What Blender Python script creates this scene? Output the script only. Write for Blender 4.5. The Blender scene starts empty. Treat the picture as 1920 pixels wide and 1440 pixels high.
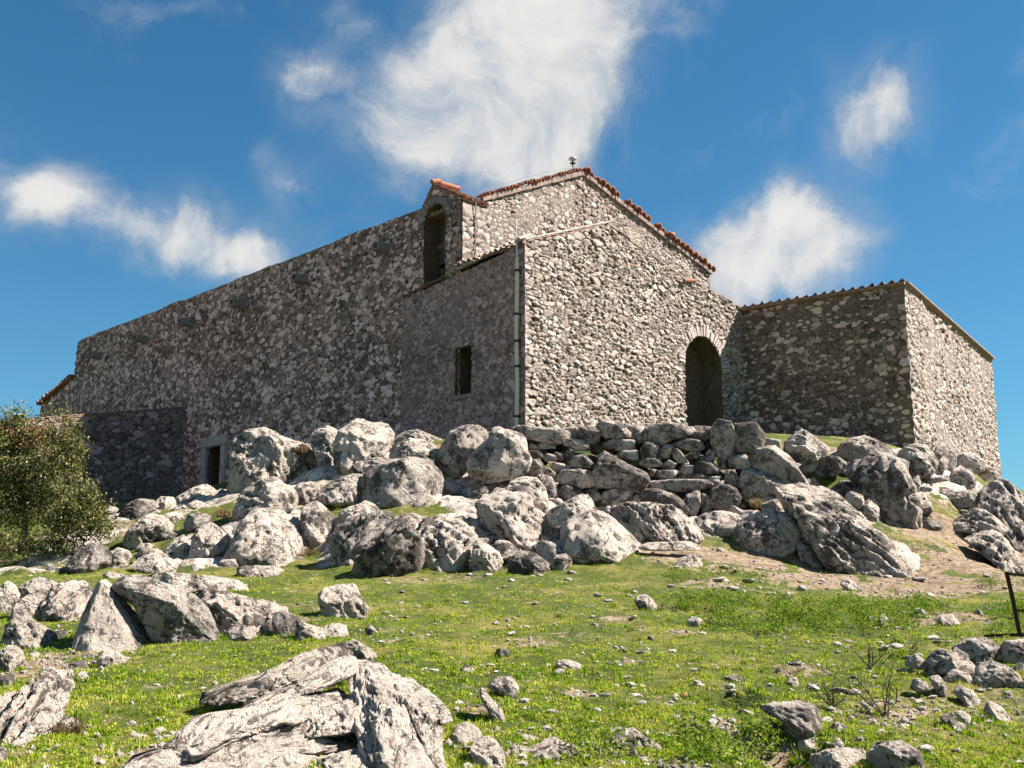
import bpy, bmesh, math, random
import numpy as np
from mathutils import Vector

# ------------------------------------------------------------------ camera, world, sun
S = bpy.context.scene
COL = S.collection
CAMZ = 1.6
PITCH = math.atan(365 / 2000)
cam = bpy.data.cameras.new('camera')
cam.sensor_width = 36
cam.lens = 37.5
cam.clip_end = 8000
camo = bpy.data.objects.new('camera', cam)
camo.location = (0, 0, CAMZ)
camo.rotation_euler = (math.pi / 2 + PITCH, 0, 0)
COL.objects.link(camo)
S.camera = camo
S.view_settings.view_transform = 'Standard'
S.view_settings.look = 'None'
S.view_settings.gamma = 1
S.view_settings.exposure = 1.7
S.view_settings.use_curve_mapping = False

SUN_AZ = math.radians(4)       # from +X towards +Y
SUN_EL = math.radians(45)
sun = bpy.data.lights.new('sun', 'SUN')
sun.energy = 5.0
sun.angle = math.radians(0.5)
sun.color = (1.0, 0.885, 0.785)
suno = bpy.data.objects.new('sun', sun)
sd = Vector((math.cos(SUN_AZ) * math.cos(SUN_EL), math.sin(SUN_AZ) * math.cos(SUN_EL), math.sin(SUN_EL)))
suno.rotation_euler = sd.to_track_quat('Z', 'Y').to_euler()
suno.location = sd * 60
COL.objects.link(suno)

CP, SP = math.cos(PITCH), math.sin(PITCH)


def ray(u, v):
    x, y = (u - 960) / 2000, (720 - v) / 2000
    return np.array([x, CP - y * SP, SP + y * CP])


def P(u, v, Y):
    r = ray(u, v)
    p = r * (Y / r[1])
    p[2] += CAMZ
    return p


class NT:
    """tiny node builder"""
    def __init__(s, tree):
        s.t = tree
        s.n = tree.nodes
        s.l = tree.links

    def add(s, typ, props=None, **ins):
        nd = s.n.new(typ)
        for k, v in (props or {}).items():
            setattr(nd, k, v)
        for k, v in ins.items():
            key = int(k[1:]) if k[0] == 'i' and k[1:].isdigit() else k.replace('_', ' ')
            s.put(nd.inputs[key], v)
        return nd

    def put(s, sock, v):
        if isinstance(v, bpy.types.NodeSocket):
            s.l.new(v, sock)
        elif isinstance(v, (tuple, list)) and len(v) == 3 and sock.type == 'RGBA':
            sock.default_value = (*v, 1)
        else:
            sock.default_value = v

    def math(s, op, a, b=0.0, c=0.0, clamp=False):
        return s.add('ShaderNodeMath', {'operation': op, 'use_clamp': clamp}, i0=a, i1=b, i2=c).outputs[0]

    def vec(s, op, a, b=(0, 0, 0)):
        nd = s.add('ShaderNodeVectorMath', {'operation': op}, i0=a, i1=b)
        return nd.outputs['Value' if op in ('DOT_PRODUCT', 'LENGTH') else 'Vector']

    def scale(s, a, k):
        nd = s.add('ShaderNodeVectorMath', {'operation': 'SCALE'}, i0=a)
        s.put(nd.inputs['Scale'], k)
        return nd.outputs['Vector']

    def noise(s, v, sc, det=6, rough=.6, dist=0., out='Fac'):
        return s.add('ShaderNodeTexNoise', None, Vector=v, Scale=sc, Detail=det, Roughness=rough, Distortion=dist).outputs[out]

    def ramp(s, f, stops, interp='LINEAR'):
        nd = s.add('ShaderNodeValToRGB', None, Fac=f)
        cr = nd.color_ramp
        cr.interpolation = interp
        while len(cr.elements) < len(stops):
            cr.elements.new(.5)
        for e, (p, c) in zip(cr.elements, stops):
            e.position = p
            e.color = (*c, 1) if not isinstance(c, (int, float)) else (c, c, c, 1)
        return nd.outputs['Color']

    def mix(s, f, a, b, mode='MIX'):
        nd = s.add('ShaderNodeMix', {'data_type': 'RGBA', 'blend_type': mode})
        s.put(nd.inputs[0], f)
        s.put(nd.inputs[6], a)
        s.put(nd.inputs[7], b)
        return nd.outputs[2]

    def sstep(s, x, a, b):
        nd = s.add('ShaderNodeMapRange', {'interpolation_type': 'SMOOTHSTEP'}, Value=x)
        nd.inputs['From Min'].default_value = a
        nd.inputs['From Max'].default_value = b
        return nd.outputs['Result']

    def attr(s, name, out='Fac'):
        return s.add('ShaderNodeAttribute', {'attribute_name': name}).outputs[out]


# world: Nishita sky plus procedural clouds, all by direction
W = bpy.data.worlds.new('World')
S.world = W
W.use_nodes = True
W.node_tree.nodes.clear()
w = NT(W.node_tree)
sky = w.add('ShaderNodeTexSky', {'sky_type': 'NISHITA', 'sun_disc': False, 'sun_elevation': SUN_EL,
                                 'sun_rotation': math.pi / 2 - SUN_AZ, 'air_density': 1.0, 'dust_density': .1, 'ozone_density': 2.2})
dirn = w.add('ShaderNodeTexCoord').outputs['Generated']
skyc = w.mix(1.0, sky.outputs[0], (.32, .72, .86), 'MULTIPLY')
skyc = w.add('ShaderNodeHueSaturation', None, Color=skyc, Saturation=1.02, Value=.72).outputs[0]
CLOUDS = [  # px centre, radius px, weight
    (955, 60, 120, 1.0), (1060, 70, 105, .9), (930, 170, 110, 1.0), (1060, 180, 95, .8), (860, 250, 85, .8), (960, 280, 95, .65), (1080, 280, 85, .55),
    (740, 240, 62, .9), (660, 230, 48, .75), (610, 145, 48, 1.15), (560, 165, 46, 1.0), (640, 40, 40, .5), (690, 60, 35, .4), (740, 130, 38, .55),
    (820, 130, 60, .6), (1180, 20, 60, .5), (1300, 0, 50, .45), (780, 310, 45, .5),
    (125, 350, 44, .85), (80, 385, 38, .6), (200, 405, 46, .75), (280, 430, 52, .75), (360, 455, 56, .8), (440, 480, 52, .7), (380, 400, 34, .6), (520, 470, 48, .55),
    (560, 340, 36, .6), (490, 300, 28, .6), (640, 430, 48, .6), (530, 345, 30, .5), (30, 395, 50, .4), (60, 365, 40, .6), (480, 500, 60, .7),
    (1690, 160, 52, 1.0), (1650, 215, 54, 1.05), (1600, 265, 45, .95), (1580, 170, 30, .35), (1555, 100, 26, .25),
    (1490, 365, 40, .65), (1500, 440, 62, 1.0), (1580, 450, 55, .9), (1420, 490, 65, .95), (1350, 520, 60, .8), (1640, 490, 40, .5), (1480, 520, 70, .8), (1290, 470, 60, .4),
    (2420, 330, 130, .7), (2650, 150, 160, .8), (-250, 330, 130, .8), (-500, 120, 180, .7), (300, -350, 160, .6), (1500, -420, 200, .6)]
FILL_BANKS = [((-.75, -.6, .25), .30, 1.3), ((-.45, -.8, .5), .30, 1.2), ((-.9, -.1, .55), .26, 1.2), ((0, -.9, .35), .28, 1.2), ((.55, -.75, .4), .24, 1.0),
         ((-.3, -.3, .9), .25, 1.1), ((-.95, .1, .2), .16, 1.1), ((.2, -.5, .85), .22, .9)]   # unseen cloud banks added behind the camera to brighten the shaded walls
warp = w.vec('SUBTRACT', w.noise(dirn, 9.0, 5, .6, out='Color'), (.5, .5, .5))
wd = w.vec('NORMALIZE', w.vec('ADD', dirn, w.scale(warp, .07)))
acc = None
for (b, r, a) in [(ray(u, v), r * 1.28 / 2000.0, a) for (u, v, r, a) in CLOUDS] + FILL_BANKS:
    b = np.asarray(b) / np.linalg.norm(b)
    k = 2.0 / r ** 2
    g = w.math('EXPONENT', w.math('MULTIPLY_ADD', w.vec('DOT_PRODUCT', wd, tuple(b)), k, -k))
    acc = w.math('MULTIPLY_ADD', g, a, acc if acc is not None else 0.0)
fb = w.math('MULTIPLY_ADD', w.noise(wd, 7.5, 11, .62, .35), 3.4, -1.2)
dens = w.math('SUBTRACT', w.math('MINIMUM', acc, 1.6), w.math('MULTIPLY', w.math('SUBTRACT', 1.0, fb), 1.15))
veil = w.math('MULTIPLY', w.math('MULTIPLY', w.sstep(acc, .02, .9), .32), w.sstep(w.noise(wd, 16.0, 8, .62, .6), .34, .66))
cover = w.math('MAXIMUM', w.math('POWER', w.sstep(dens, -.32, 1.18), 1.1), veil)
bright = w.sstep(w.math('ADD', dens, w.math('MULTIPLY_ADD', w.noise(wd, 8.0, 6, .55), 1.5, -.75)), .05, 1.75)
SKY_K = .058
zz = w.add('ShaderNodeSeparateXYZ', None, Vector=dirn).outputs['Z']
skyc = w.mix(w.math('MULTIPLY', w.math('EXPONENT', w.math('MULTIPLY', w.math('MAXIMUM', zz, 0.0), -6.0)), .32), skyc, (1.9, 2.75, 3.5))
cc = w.mix(bright, (2.3, 2.65, 3.05), (4.9, 4.72, 4.45))
col = w.mix(w.math('MULTIPLY', cover, .93), skyc, cc)
bg = w.add('ShaderNodeBackground', None, Color=col, Strength=SKY_K)
w.l.new(bg.outputs[0], w.add('ShaderNodeOutputWorld').inputs[0])

# ------------------------------------------------------------------ numpy noise
_G = np.array([[1, 1, 0], [-1, 1, 0], [1, -1, 0], [-1, -1, 0], [1, 0, 1], [-1, 0, 1], [1, 0, -1], [-1, 0, -1],
               [0, 1, 1], [0, -1, 1], [0, 1, -1], [0, -1, -1]], float)


def ihash(x, y, z, s=0):
    h = (x.astype(np.int64) * 374761393 + y.astype(np.int64) * 668265263 + z.astype(np.int64) * 2147483647 + s * 974711) & 0xFFFFFFFF
    h = ((h ^ (h >> 13)) * 1274126177) & 0xFFFFFFFF
    h = ((h ^ (h >> 16)) * 2246822519) & 0xFFFFFFFF
    return h ^ (h >> 15)


def rnd(x, y, s=0):
    return ihash(x, y, x * 0, s) / 4294967296.0


def pnoise(p, s=0):
    i = np.floor(p).astype(np.int64)
    f = p - i
    q = f * f * f * (f * (f * 6 - 15) + 10)
    out = 0
    for dx in (0, 1):
        wx = q[:, 0] if dx else 1 - q[:, 0]
        for dy in (0, 1):
            wy = q[:, 1] if dy else 1 - q[:, 1]
            for dz in (0, 1):
                wz = q[:, 2] if dz else 1 - q[:, 2]
                g = _G[ihash(i[:, 0] + dx, i[:, 1] + dy, i[:, 2] + dz, s) % 12]
                d = f - np.array([dx, dy, dz])
                out = out + wx * wy * wz * (g * d).sum(1)
    return out


def fbm(p, octs=4, s=0, gain=.5, ridge=False):
    a, o = 1.0, 0
    for k in range(octs):
        n = pnoise(p * 2 ** k, s + k * 17)
        o = o + a * ((1 - 2 * np.abs(n)) - .6 if ridge else n)
        a *= gain
    return o


def voro(u, z, su, sz, s=0):
    """stones: distance gap between the two nearest cells and a random value per stone"""
    wu = u / su + .45 * pnoise(np.stack([u * 1.3, z * 1.3, u * 0 + s], 1), s)
    wz = z / sz + .55 * pnoise(np.stack([u * 1.3, z * 1.3, u * 0 + s + 9.5], 1), s + 5)
    iu, iz = np.floor(wu).astype(np.int64), np.floor(wz).astype(np.int64)
    d1 = np.full(u.shape, 9.0)
    d2 = d1.copy()
    cid = np.zeros(u.shape)
    ou, oz = np.zeros(u.shape), np.zeros(u.shape)
    for a in (-2, -1, 0, 1, 2):
        for b in (-2, -1, 0, 1, 2):
            cx, cz = iu + a, iz + b
            px = cx + .5 + .85 * (rnd(cx, cz, s + 1) - .5) + .5 * (cz % 2)
            pz = cz + .5 + .75 * (rnd(cx, cz, s + 2) - .5)
            d = np.hypot(wu - px, wz - pz) - .75 * rnd(cx, cz, s + 3) ** 5
            c = rnd(cx, cz, s + 4)
            near = d < d1
            d2 = np.where(near, d1, np.minimum(d2, d))
            cid = np.where(near, c, cid)
            ou, oz = np.where(near, wu - px, ou), np.where(near, wz - pz, oz)
            d1 = np.where(near, d, d1)
    return d2 - d1, cid, ou, oz


def voro3(p, s=0):
    """fracture blocks: gap to the next block, a random value and the offset inside the block"""
    i = np.floor(p).astype(np.int64)
    d1 = np.full(len(p), 9.0)
    d2 = d1.copy()
    cid = np.zeros(len(p))
    off = np.zeros(p.shape)
    for a in (-1, 0, 1):
        for b in (-1, 0, 1):
            for c in (-1, 0, 1):
                j = i + np.array([a, b, c])
                h = ihash(j[:, 0], j[:, 1], j[:, 2], s)
                o = np.stack([(h & 1023), ((h >> 10) & 1023), ((h >> 20) & 1023)], 1) / 1023.0
                e = p - j - .1 - .8 * o
                d = np.sqrt((e * e).sum(1))
                near = d < d1
                d2 = np.where(near, d1, np.minimum(d2, d))
                d1 = np.where(near, d, d1)
                cid = np.where(near, (h % 8191) / 8191.0, cid)
                off = np.where(near[:, None], e, off)
    return d2 - d1, cid, off


def smooth(x, a, b):
    t = np.clip((x - a) / (b - a), 0, 1)
    return t * t * (3 - 2 * t)


# ------------------------------------------------------------------ object helpers
def mesh_np(name, V, F, mat=None, attrs=None, smooth_=True):
    V = np.asarray(V, dtype=np.float32)
    F = np.asarray(F, dtype=np.int32)
    me = bpy.data.meshes.new(name)
    me.vertices.add(len(V))
    me.vertices.foreach_set('co', V.ravel())
    me.loops.add(F.size)
    me.loops.foreach_set('vertex_index', F.ravel())
    me.polygons.add(len(F))
    me.polygons.foreach_set('loop_start', np.arange(len(F), dtype=np.int32) * F.shape[1])
    for k, a in (attrs or {}).items():
        at = me.attributes.new(k, 'FLOAT', 'POINT')
        at.data.foreach_set('value', np.asarray(a, dtype=np.float32))
    me.update(calc_edges=True)
    me.polygons.foreach_set('use_smooth', np.full(len(F), smooth_))
    if mat:
        me.materials.append(mat)
    return me


def link(name, me, parent=None, loc=None):
    o = bpy.data.objects.new(name, me)
    COL.objects.link(o)
    if parent is not None:
        o.parent = parent
    if loc is not None:
        o.location = loc
    return o


def tag(o, label=None, cat=None, group=None, kind=None):
    for k, v in (('label', label), ('category', cat), ('group', group), ('kind', kind)):
        if v:
            o[k] = v
    return o


def empty(name, loc, parent=None):
    o = bpy.data.objects.new(name, None)
    o.empty_display_size = .3
    COL.objects.link(o)
    o.location = loc
    if parent is not None:
        o.parent = parent
    return o


def place(name, V, F, mat, base, parent=None, attrs=None, smooth_=True):
    """mesh from world coordinates; its origin is put at base (parents are empties at known places)"""
    base = np.asarray(base, float)
    o = link(name, mesh_np(name, np.asarray(V, float) - base, F, mat, attrs, smooth_), parent)
    pl = world_of(parent) if parent is not None else np.zeros(3)
    o.location = base - pl
    return o


def world_of(o):
    p = np.zeros(3)
    while o is not None:
        p = p + np.array(o.location)
        o = o.parent
    return p


class MB:
    def __init__(s):
        s.v, s.f = [], []

    def raw(s, V, F):
        n = len(s.v)
        s.v += [tuple(map(float, p)) for p in V]
        s.f += [tuple(i + n for i in f) for f in F]
        return s

    def box(s, c, ax, ay, az):
        c, ax, ay, az = (np.asarray(k, float) for k in (c, ax, ay, az))
        V = [c + i * ax + j * ay + k * az for i in (-1, 1) for j in (-1, 1) for k in (-1, 1)]
        return s.raw(V, [(0, 1, 3, 2), (4, 6, 7, 5), (0, 4, 5, 1), (2, 3, 7, 6), (0, 2, 6, 4), (1, 5, 7, 3)])

    def tube(s, pts, r, n=6, cap=True):
        pts = [np.asarray(p, float) for p in pts]
        rs = r if isinstance(r, (list, tuple, np.ndarray)) else [r] * len(pts)
        base = len(s.v)
        for i, p in enumerate(pts):
            d = pts[min(i + 1, len(pts) - 1)] - pts[max(i - 1, 0)]
            d = d / (np.linalg.norm(d) + 1e-9)
            a = np.cross(d, (0, 0, 1) if abs(d[2]) < .9 else (1, 0, 0))
            a /= np.linalg.norm(a)
            b = np.cross(d, a)
            for k in range(n):
                t = 2 * math.pi * k / n
                s.v.append(tuple(p + rs[i] * (math.cos(t) * a + math.sin(t) * b)))
        for i in range(len(pts) - 1):
            for k in range(n):
                k2 = (k + 1) % n
                s.f.append((base + i * n + k, base + i * n + k2, base + (i + 1) * n + k2, base + (i + 1) * n + k))
        if cap:
            s.f.append(tuple(base + k for k in range(n))[::-1])
            s.f.append(tuple(base + (len(pts) - 1) * n + k for k in range(n)))
        return s

    def lathe(s, c, prof, n=20):
        c = np.asarray(c, float)
        base = len(s.v)
        for (r, z) in prof:
            for k in range(n):
                t = 2 * math.pi * k / n
                s.v.append(tuple(c + np.array([r * math.cos(t), r * math.sin(t), z])))
        for i in range(len(prof) - 1):
            for k in range(n):
                k2 = (k + 1) % n
                s.f.append((base + i * n + k, base + i * n + k2, base + (i + 1) * n + k2, base + (i + 1) * n + k))
        return s

    def build(s, name, mat, parent=None, base=None, sm=False):
        V = np.array(s.v)
        if base is None:
            base = np.array([V[:, 0].mean(), V[:, 1].mean(), V[:, 2].min()])
        base = np.asarray(base, float)
        me = bpy.data.meshes.new(name)
        me.from_pydata((V - base).tolist(), [], s.f)
        me.materials.append(mat)
        me.update()
        if sm:
            me.polygons.foreach_set('use_smooth', [True] * len(me.polygons))
        o = link(name, me, parent)
        o.location = base - (world_of(parent) if parent is not None else 0)
        return o


# ------------------------------------------------------------------ materials
def new_mat(name):
    m = bpy.data.materials.new(name)
    m.use_nodes = True
    m.node_tree.nodes.clear()
    return m, NT(m.node_tree)


def finish(n, color, rough=.9, bump=None, bstr=.5, bdist=.02, extra=None):
    p = n.add('ShaderNodeBsdfPrincipled')
    n.put(p.inputs['Base Color'], color)
    n.put(p.inputs['Roughness'], rough)
    p.inputs['Specular IOR Level'].default_value = .25
    if bump is not None:
        b = n.add('ShaderNodeBump', None, Strength=bstr, Distance=bdist, Height=bump)
        n.l.new(b.outputs[0], p.inputs['Normal'])
    for k, v in (extra or {}).items():
        n.put(p.inputs[k], v)
    n.l.new(p.outputs[0], n.add('ShaderNodeOutputMaterial').inputs[0])


def masonry(name, light, mid, dark, mortar, lich, lichc=(.085, .072, .062), stops=(.3, .62, 1)):
    m, n = new_mat(name)
    pos = n.add('ShaderNodeNewGeometry').outputs['Position']
    cell, edge = n.attr('cell'), n.attr('edge')
    st = n.ramp(cell, [(0, dark), (stops[0], mid), (stops[1], mid), (stops[2], light)])
    fine = n.noise(pos, 14, 8, .7)
    st = n.mix(n.math('MULTIPLY', n.sstep(fine, .35, .75), .5), st, n.mix(.5, dark, (.16, .145, .12)))
    st = n.mix(1.0, st, n.ramp(n.noise(pos, 45, 4, .7), [(.3, .62), (.7, 1.15)]), 'MULTIPLY')
    big = n.noise(pos, .42, 5, .6, .6)
    bigm = n.sstep(n.math('MULTIPLY_ADD', n.noise(pos, 3.1, 4, .7), .35, n.math('ADD', big, -.175)), .62 - lich, .74 - lich)
    lm = n.math('MULTIPLY', bigm, n.sstep(n.math('ADD', n.noise(pos, 6.5, 5, .7), n.math('MULTIPLY', cell, .25)), .72, .45))
    st = n.mix(n.math('MULTIPLY', lm, .8), st, lichc)
    mortar = n.mix(n.math('MULTIPLY', n.attr('fill'), .85), mortar, n.mix(.55, mortar, mid))
    mo = n.mix(n.noise(pos, 9, 5, .7), mortar, n.mix(.5, mortar, (.05, .042, .036)))
    c = n.mix(n.sstep(n.math('ADD', edge, n.math('MULTIPLY_ADD', fine, .12, n.math('MULTIPLY_ADD', n.attr('fill'), -.16, -.06))), .07, .2), mo, st)
    h = n.math('ADD', n.noise(pos, 22, 6, .7), n.math('MULTIPLY', n.noise(pos, 80, 3, .7), .4))
    finish(n, c, .93, h, .6, .03)
    return m


M_FACADE = masonry('stone_masonry_pale', (.60, .525, .47), (.40, .343, .303), (.20, .167, .145), (.07, .057, .048), .10, (.17, .137, .112))
M_SIDE = masonry('stone_masonry_lichen_shade_tint', (.92, .67, .66), (.43, .285, .265), (.19, .125, .11), (.048, .032, .028), .17, stops=(.3, .5, .8))  # stone reddened: lilac tone of the shade put into the colour, besides lichen patches
M_PORCH = masonry('stone_masonry_mortared', (.60, .435, .44), (.385, .275, .275), (.20, .14, .136), (.15, .107, .10), .14)  # stone colour carries the same reddish shade tint
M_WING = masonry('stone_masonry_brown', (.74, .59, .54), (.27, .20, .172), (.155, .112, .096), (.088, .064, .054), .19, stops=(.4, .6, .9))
M_DARK = masonry('stone_masonry_dark', (.60, .45, .46), (.30, .22, .215), (.165, .12, .115), (.085, .063, .058), .14)  # shade tint mixed into this stone colour too


def solid_stone(name, c1, c2, sc=5, bstr=.7):
    m, n = new_mat(name)
    pos = n.add('ShaderNodeNewGeometry').outputs['Position']
    f = n.noise(pos, sc, 8, .68, .4)
    c = n.mix(n.sstep(f, .35, .68), c1, c2)
    c = n.mix(1.0, c, n.ramp(n.noise(pos, 40, 4, .7), [(.3, .6), (.7, 1.1)]), 'MULTIPLY')
    finish(n, c, .92, n.noise(pos, 18, 7, .7), bstr, .04)
    return m


M_REVEAL = solid_stone('reveal_stone', (.17, .14, .10), (.085, .07, .05))
M_FRAME = solid_stone('dressed_stone', (.56, .50, .47), (.34, .295, .275), 4, .6)
M_SPOUT = solid_stone('spout_stone', (.30, .27, .27), (.18, .165, .165), 6)
M_COPE = solid_stone('coping_stone', (.36, .30, .265), (.20, .165, .145), 6)
M_MORTAR = solid_stone('verge_mortar', (.36, .27, .235), (.17, .135, .125), 8)


def tile_mat(name, a, b, cst):
    m, n = new_mat(name)
    pos = n.add('ShaderNodeNewGeometry').outputs['Position']
    f = n.noise(pos, 3.2, 4, .6)
    c = n.ramp(f, [(.3, a), (.5, b), (.7, cst)])
    c = n.mix(n.math('MULTIPLY', n.sstep(n.noise(pos, 15, 6, .7), .52, .68), .7), c, (.25, .22, .17))
    finish(n, c, .85, n.noise(pos, 40, 5, .7), .4, .01)
    return m


M_TILE = tile_mat('terracotta_tile', (.24, .075, .042), (.31, .125, .075), (.19, .085, .06))
M_TILE_PALE = tile_mat('pale_tile', (.44, .37, .32), (.47, .42, .37), (.36, .28, .23))
M_TILE_OLD = tile_mat('weathered_tile', (.17, .10, .075), (.24, .16, .12), (.11, .085, .07))


def rock_mat(name, pale, mid, lichen, lo, hi):
    m, n = new_mat(name)
    pos = n.add('ShaderNodeNewGeometry').outputs['Position']
    oi = n.add('ShaderNodeObjectInfo').outputs['Random']
    p2 = n.vec('ADD', pos, n.scale(n.add('ShaderNodeCombineXYZ', None, X=oi, Y=oi, Z=oi).outputs[0], 19.0))
    a = n.noise(p2, 1.3, 6, .65, .6)
    b = n.noise(p2, 5.5, 8, .72, .6)
    d = n.noise(p2, 26, 6, .75)
    c = n.mix(n.sstep(n.math('ADD', a, n.math('MULTIPLY_ADD', b, .6, -.3)), .36, .64), mid, pale)
    # dark crustose lichen in blotches and speckle
    t = n.math('ADD', n.math('MULTIPLY', b, .55), n.math('ADD', n.math('MULTIPLY', d, .35), n.math('MULTIPLY', n.noise(p2, 1.7, 4, .6, .4), .5)))
    c = n.mix(n.math('MULTIPLY', n.sstep(n.math('SUBTRACT', t, .03), lo, hi), .9), c, lichen)
    c = n.mix(n.math('MULTIPLY', n.sstep(n.noise(p2, 3.3, 5, .7), .60, .70), .35), c, (.30, .24, .12))
    jn = n.sstep(n.math('ADD', n.attr('joint'), n.math('MULTIPLY_ADD', d, .8, -.4)), .25, .75)
    c = n.mix(n.math('MULTIPLY', jn, .82), c, lichen)
    # hairline cracks
    vo = n.add('ShaderNodeTexVoronoi', {'feature': 'DISTANCE_TO_EDGE'}, Vector=n.vec('ADD', p2, n.scale(n.noise(p2, 3, 4, .6, out='Color'), .5)), Scale=1.1).outputs['Distance']
    crack = n.sstep(vo, .0, .022)
    c = n.mix(n.math('MAXIMUM', crack, n.sstep(n.noise(p2, .9, 3, .5), .42, .5)), n.mix(.75, c, (.04, .037, .034)), c)
    c = n.mix(1.0, c, n.ramp(n.noise(p2, 60, 3, .7), [(.3, .72), (.7, 1.12)]), 'MULTIPLY')
    h = n.math('ADD', n.math('MULTIPLY', b, 1.6), n.math('ADD', n.math('MULTIPLY', d, .8), n.math('MULTIPLY', crack, .35)))
    finish(n, c, .92, h, 1.0, .11)
    return m


M_ROCK = rock_mat('limestone_pale', (.78, .69, .595), (.58, .515, .445), (.085, .074, .066), .672, .745)
M_CHIP = rock_mat('limestone_chips', (.80, .73, .65), (.58, .52, .46), (.12, .105, .095), .70, .78)
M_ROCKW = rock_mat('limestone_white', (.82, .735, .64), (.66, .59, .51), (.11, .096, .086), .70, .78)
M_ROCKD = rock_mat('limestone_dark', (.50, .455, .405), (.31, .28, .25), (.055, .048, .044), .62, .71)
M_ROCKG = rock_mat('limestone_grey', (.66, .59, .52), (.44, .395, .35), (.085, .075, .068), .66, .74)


def plain(name, c, rough=.6, metal=0.0, var=.35, sc=20):
    m, n = new_mat(name)
    pos = n.add('ShaderNodeNewGeometry').outputs['Position']
    c2 = n.mix(n.math('MULTIPLY', n.sstep(n.noise(pos, sc, 6, .7), .35, .7), var), c, tuple(k * .35 for k in c))
    finish(n, c2, rough, n.noise(pos, sc * 2, 4, .6), .2, .01, {'Metallic': metal})
    return m


M_PIPE = plain('aged_pipe', (.62, .55, .45), .6)
M_BAND = plain('pipe_band', (.03, .028, .026), .6)
M_ZINC = plain('galvanised_metal', (.55, .55, .56), .4, .6)
M_IRON = plain('rusty_iron', (.085, .05, .036), .75, .3, .6)
M_WOOD = plain('weathered_wood', (.13, .09, .06), .8, 0, .7, 8)
M_BRONZE = plain('bell_bronze', (.05, .075, .062), .5, .6)
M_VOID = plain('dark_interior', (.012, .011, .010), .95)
M_CABLE = plain('pale_cable', (.22, .22, .22), .5)


def ground_mat():
    m, n = new_mat('meadow_ground')
    pos = n.add('ShaderNodeNewGeometry').outputs['Position']
    dirt = n.attr('dirt')
    a = n.noise(pos, .8, 5, .6)
    b = n.noise(pos, 7, 7, .7)
    d = n.noise(pos, 45, 5, .75)
    g = n.ramp(n.math('ADD', n.math('MULTIPLY', a, .6), n.math('MULTIPLY', b, .4)), [(.36, (.03, .055, .007)), (.5, (.075, .10, .014)), (.62, (.22, .19, .055))])
    g = n.mix(n.math('MULTIPLY', n.sstep(d, .5, .68), .6), g, (.035, .05, .012))
    s = n.ramp(b, [(.34, (.115, .08, .05)), (.5, (.24, .18, .12)), (.66, (.37, .30, .22))])
    s = n.mix(n.sstep(d, .52, .7), s, (.10, .07, .045))
    f = n.sstep(n.math('ADD', dirt, n.math('MULTIPLY_ADD', b, .9, -.45)), .38, .62)
    rk = n.sstep(n.math('ADD', n.attr('bedrock'), n.math('MULTIPLY_ADD', b, .9, -.45)), .42, .6)
    rc = n.ramp(n.noise(pos, 4.5, 8, .72, .6), [(.36, (.10, .088, .078)), (.48, (.40, .36, .315)), (.62, (.66, .59, .52))])
    gs = n.mix(f, g, s)
    finish(n, n.mix(rk, gs, rc), .95, n.math('ADD', b, n.math('MULTIPLY', d, .6)), .9, .06)
    return m


M_GROUND = ground_mat()


def leaf_mat(name, stops, trans=.35):
    m, n = new_mat(name)
    c = n.ramp(n.attr('tint'), stops)
    d = n.add('ShaderNodeBsdfDiffuse', None, Color=c)
    t = n.add('ShaderNodeBsdfTranslucent', None, Color=c)
    mx = n.add('ShaderNodeMixShader', None, Fac=trans)
    n.l.new(d.outputs[0], mx.inputs[1])
    n.l.new(t.outputs[0], mx.inputs[2])
    n.l.new(mx.outputs[0], n.add('ShaderNodeOutputMaterial').inputs[0])
    return m


M_GRASS = leaf_mat('grass_blades', [(0, (.07, .15, .010)), (.35, (.235, .355, .022)), (.7, (.39, .44, .055)), (.92, (.50, .43, .14)), (1, (.52, .43, .24))])
M_WEED = leaf_mat('weed_leaves', [(0, (.05, .11, .012)), (.55, (.13, .21, .022)), (.85, (.24, .29, .045)), (1, (.30, .24, .10))])
M_LEAF = leaf_mat('oak_leaves', [(0, (.025, .036, .010)), (.4, (.075, .092, .025)), (.7, (.17, .175, .065)), (1, (.40, .37, .20))], .25)
M_DRY = leaf_mat('dry_grass', [(0, (.10, .07, .03)), (.6, (.22, .16, .08)), (1, (.34, .27, .15))])
M_BARK = plain('bark', (.09, .07, .055), .9, 0, .6, 30)

# ------------------------------------------------------------------ rock table (outlines read off enlarged views of the photograph)
CR = {'A': (0, 560, 3), 'B': (400, 760, 3), 'E': (900, 760, 3), 'F': (1400, 760, 3.692), 'G': (0, 960, 3), 'H': (640, 1000, 3),
      'I': (1280, 1000, 3), 'Z': (0, 0, 1)}


def poly(cr, s):
    ox, oy, k = CR[cr]
    return np.array([[float(a) for a in t.split(',')] for t in s.split()]) / k + np.array([ox, oy])


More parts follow.
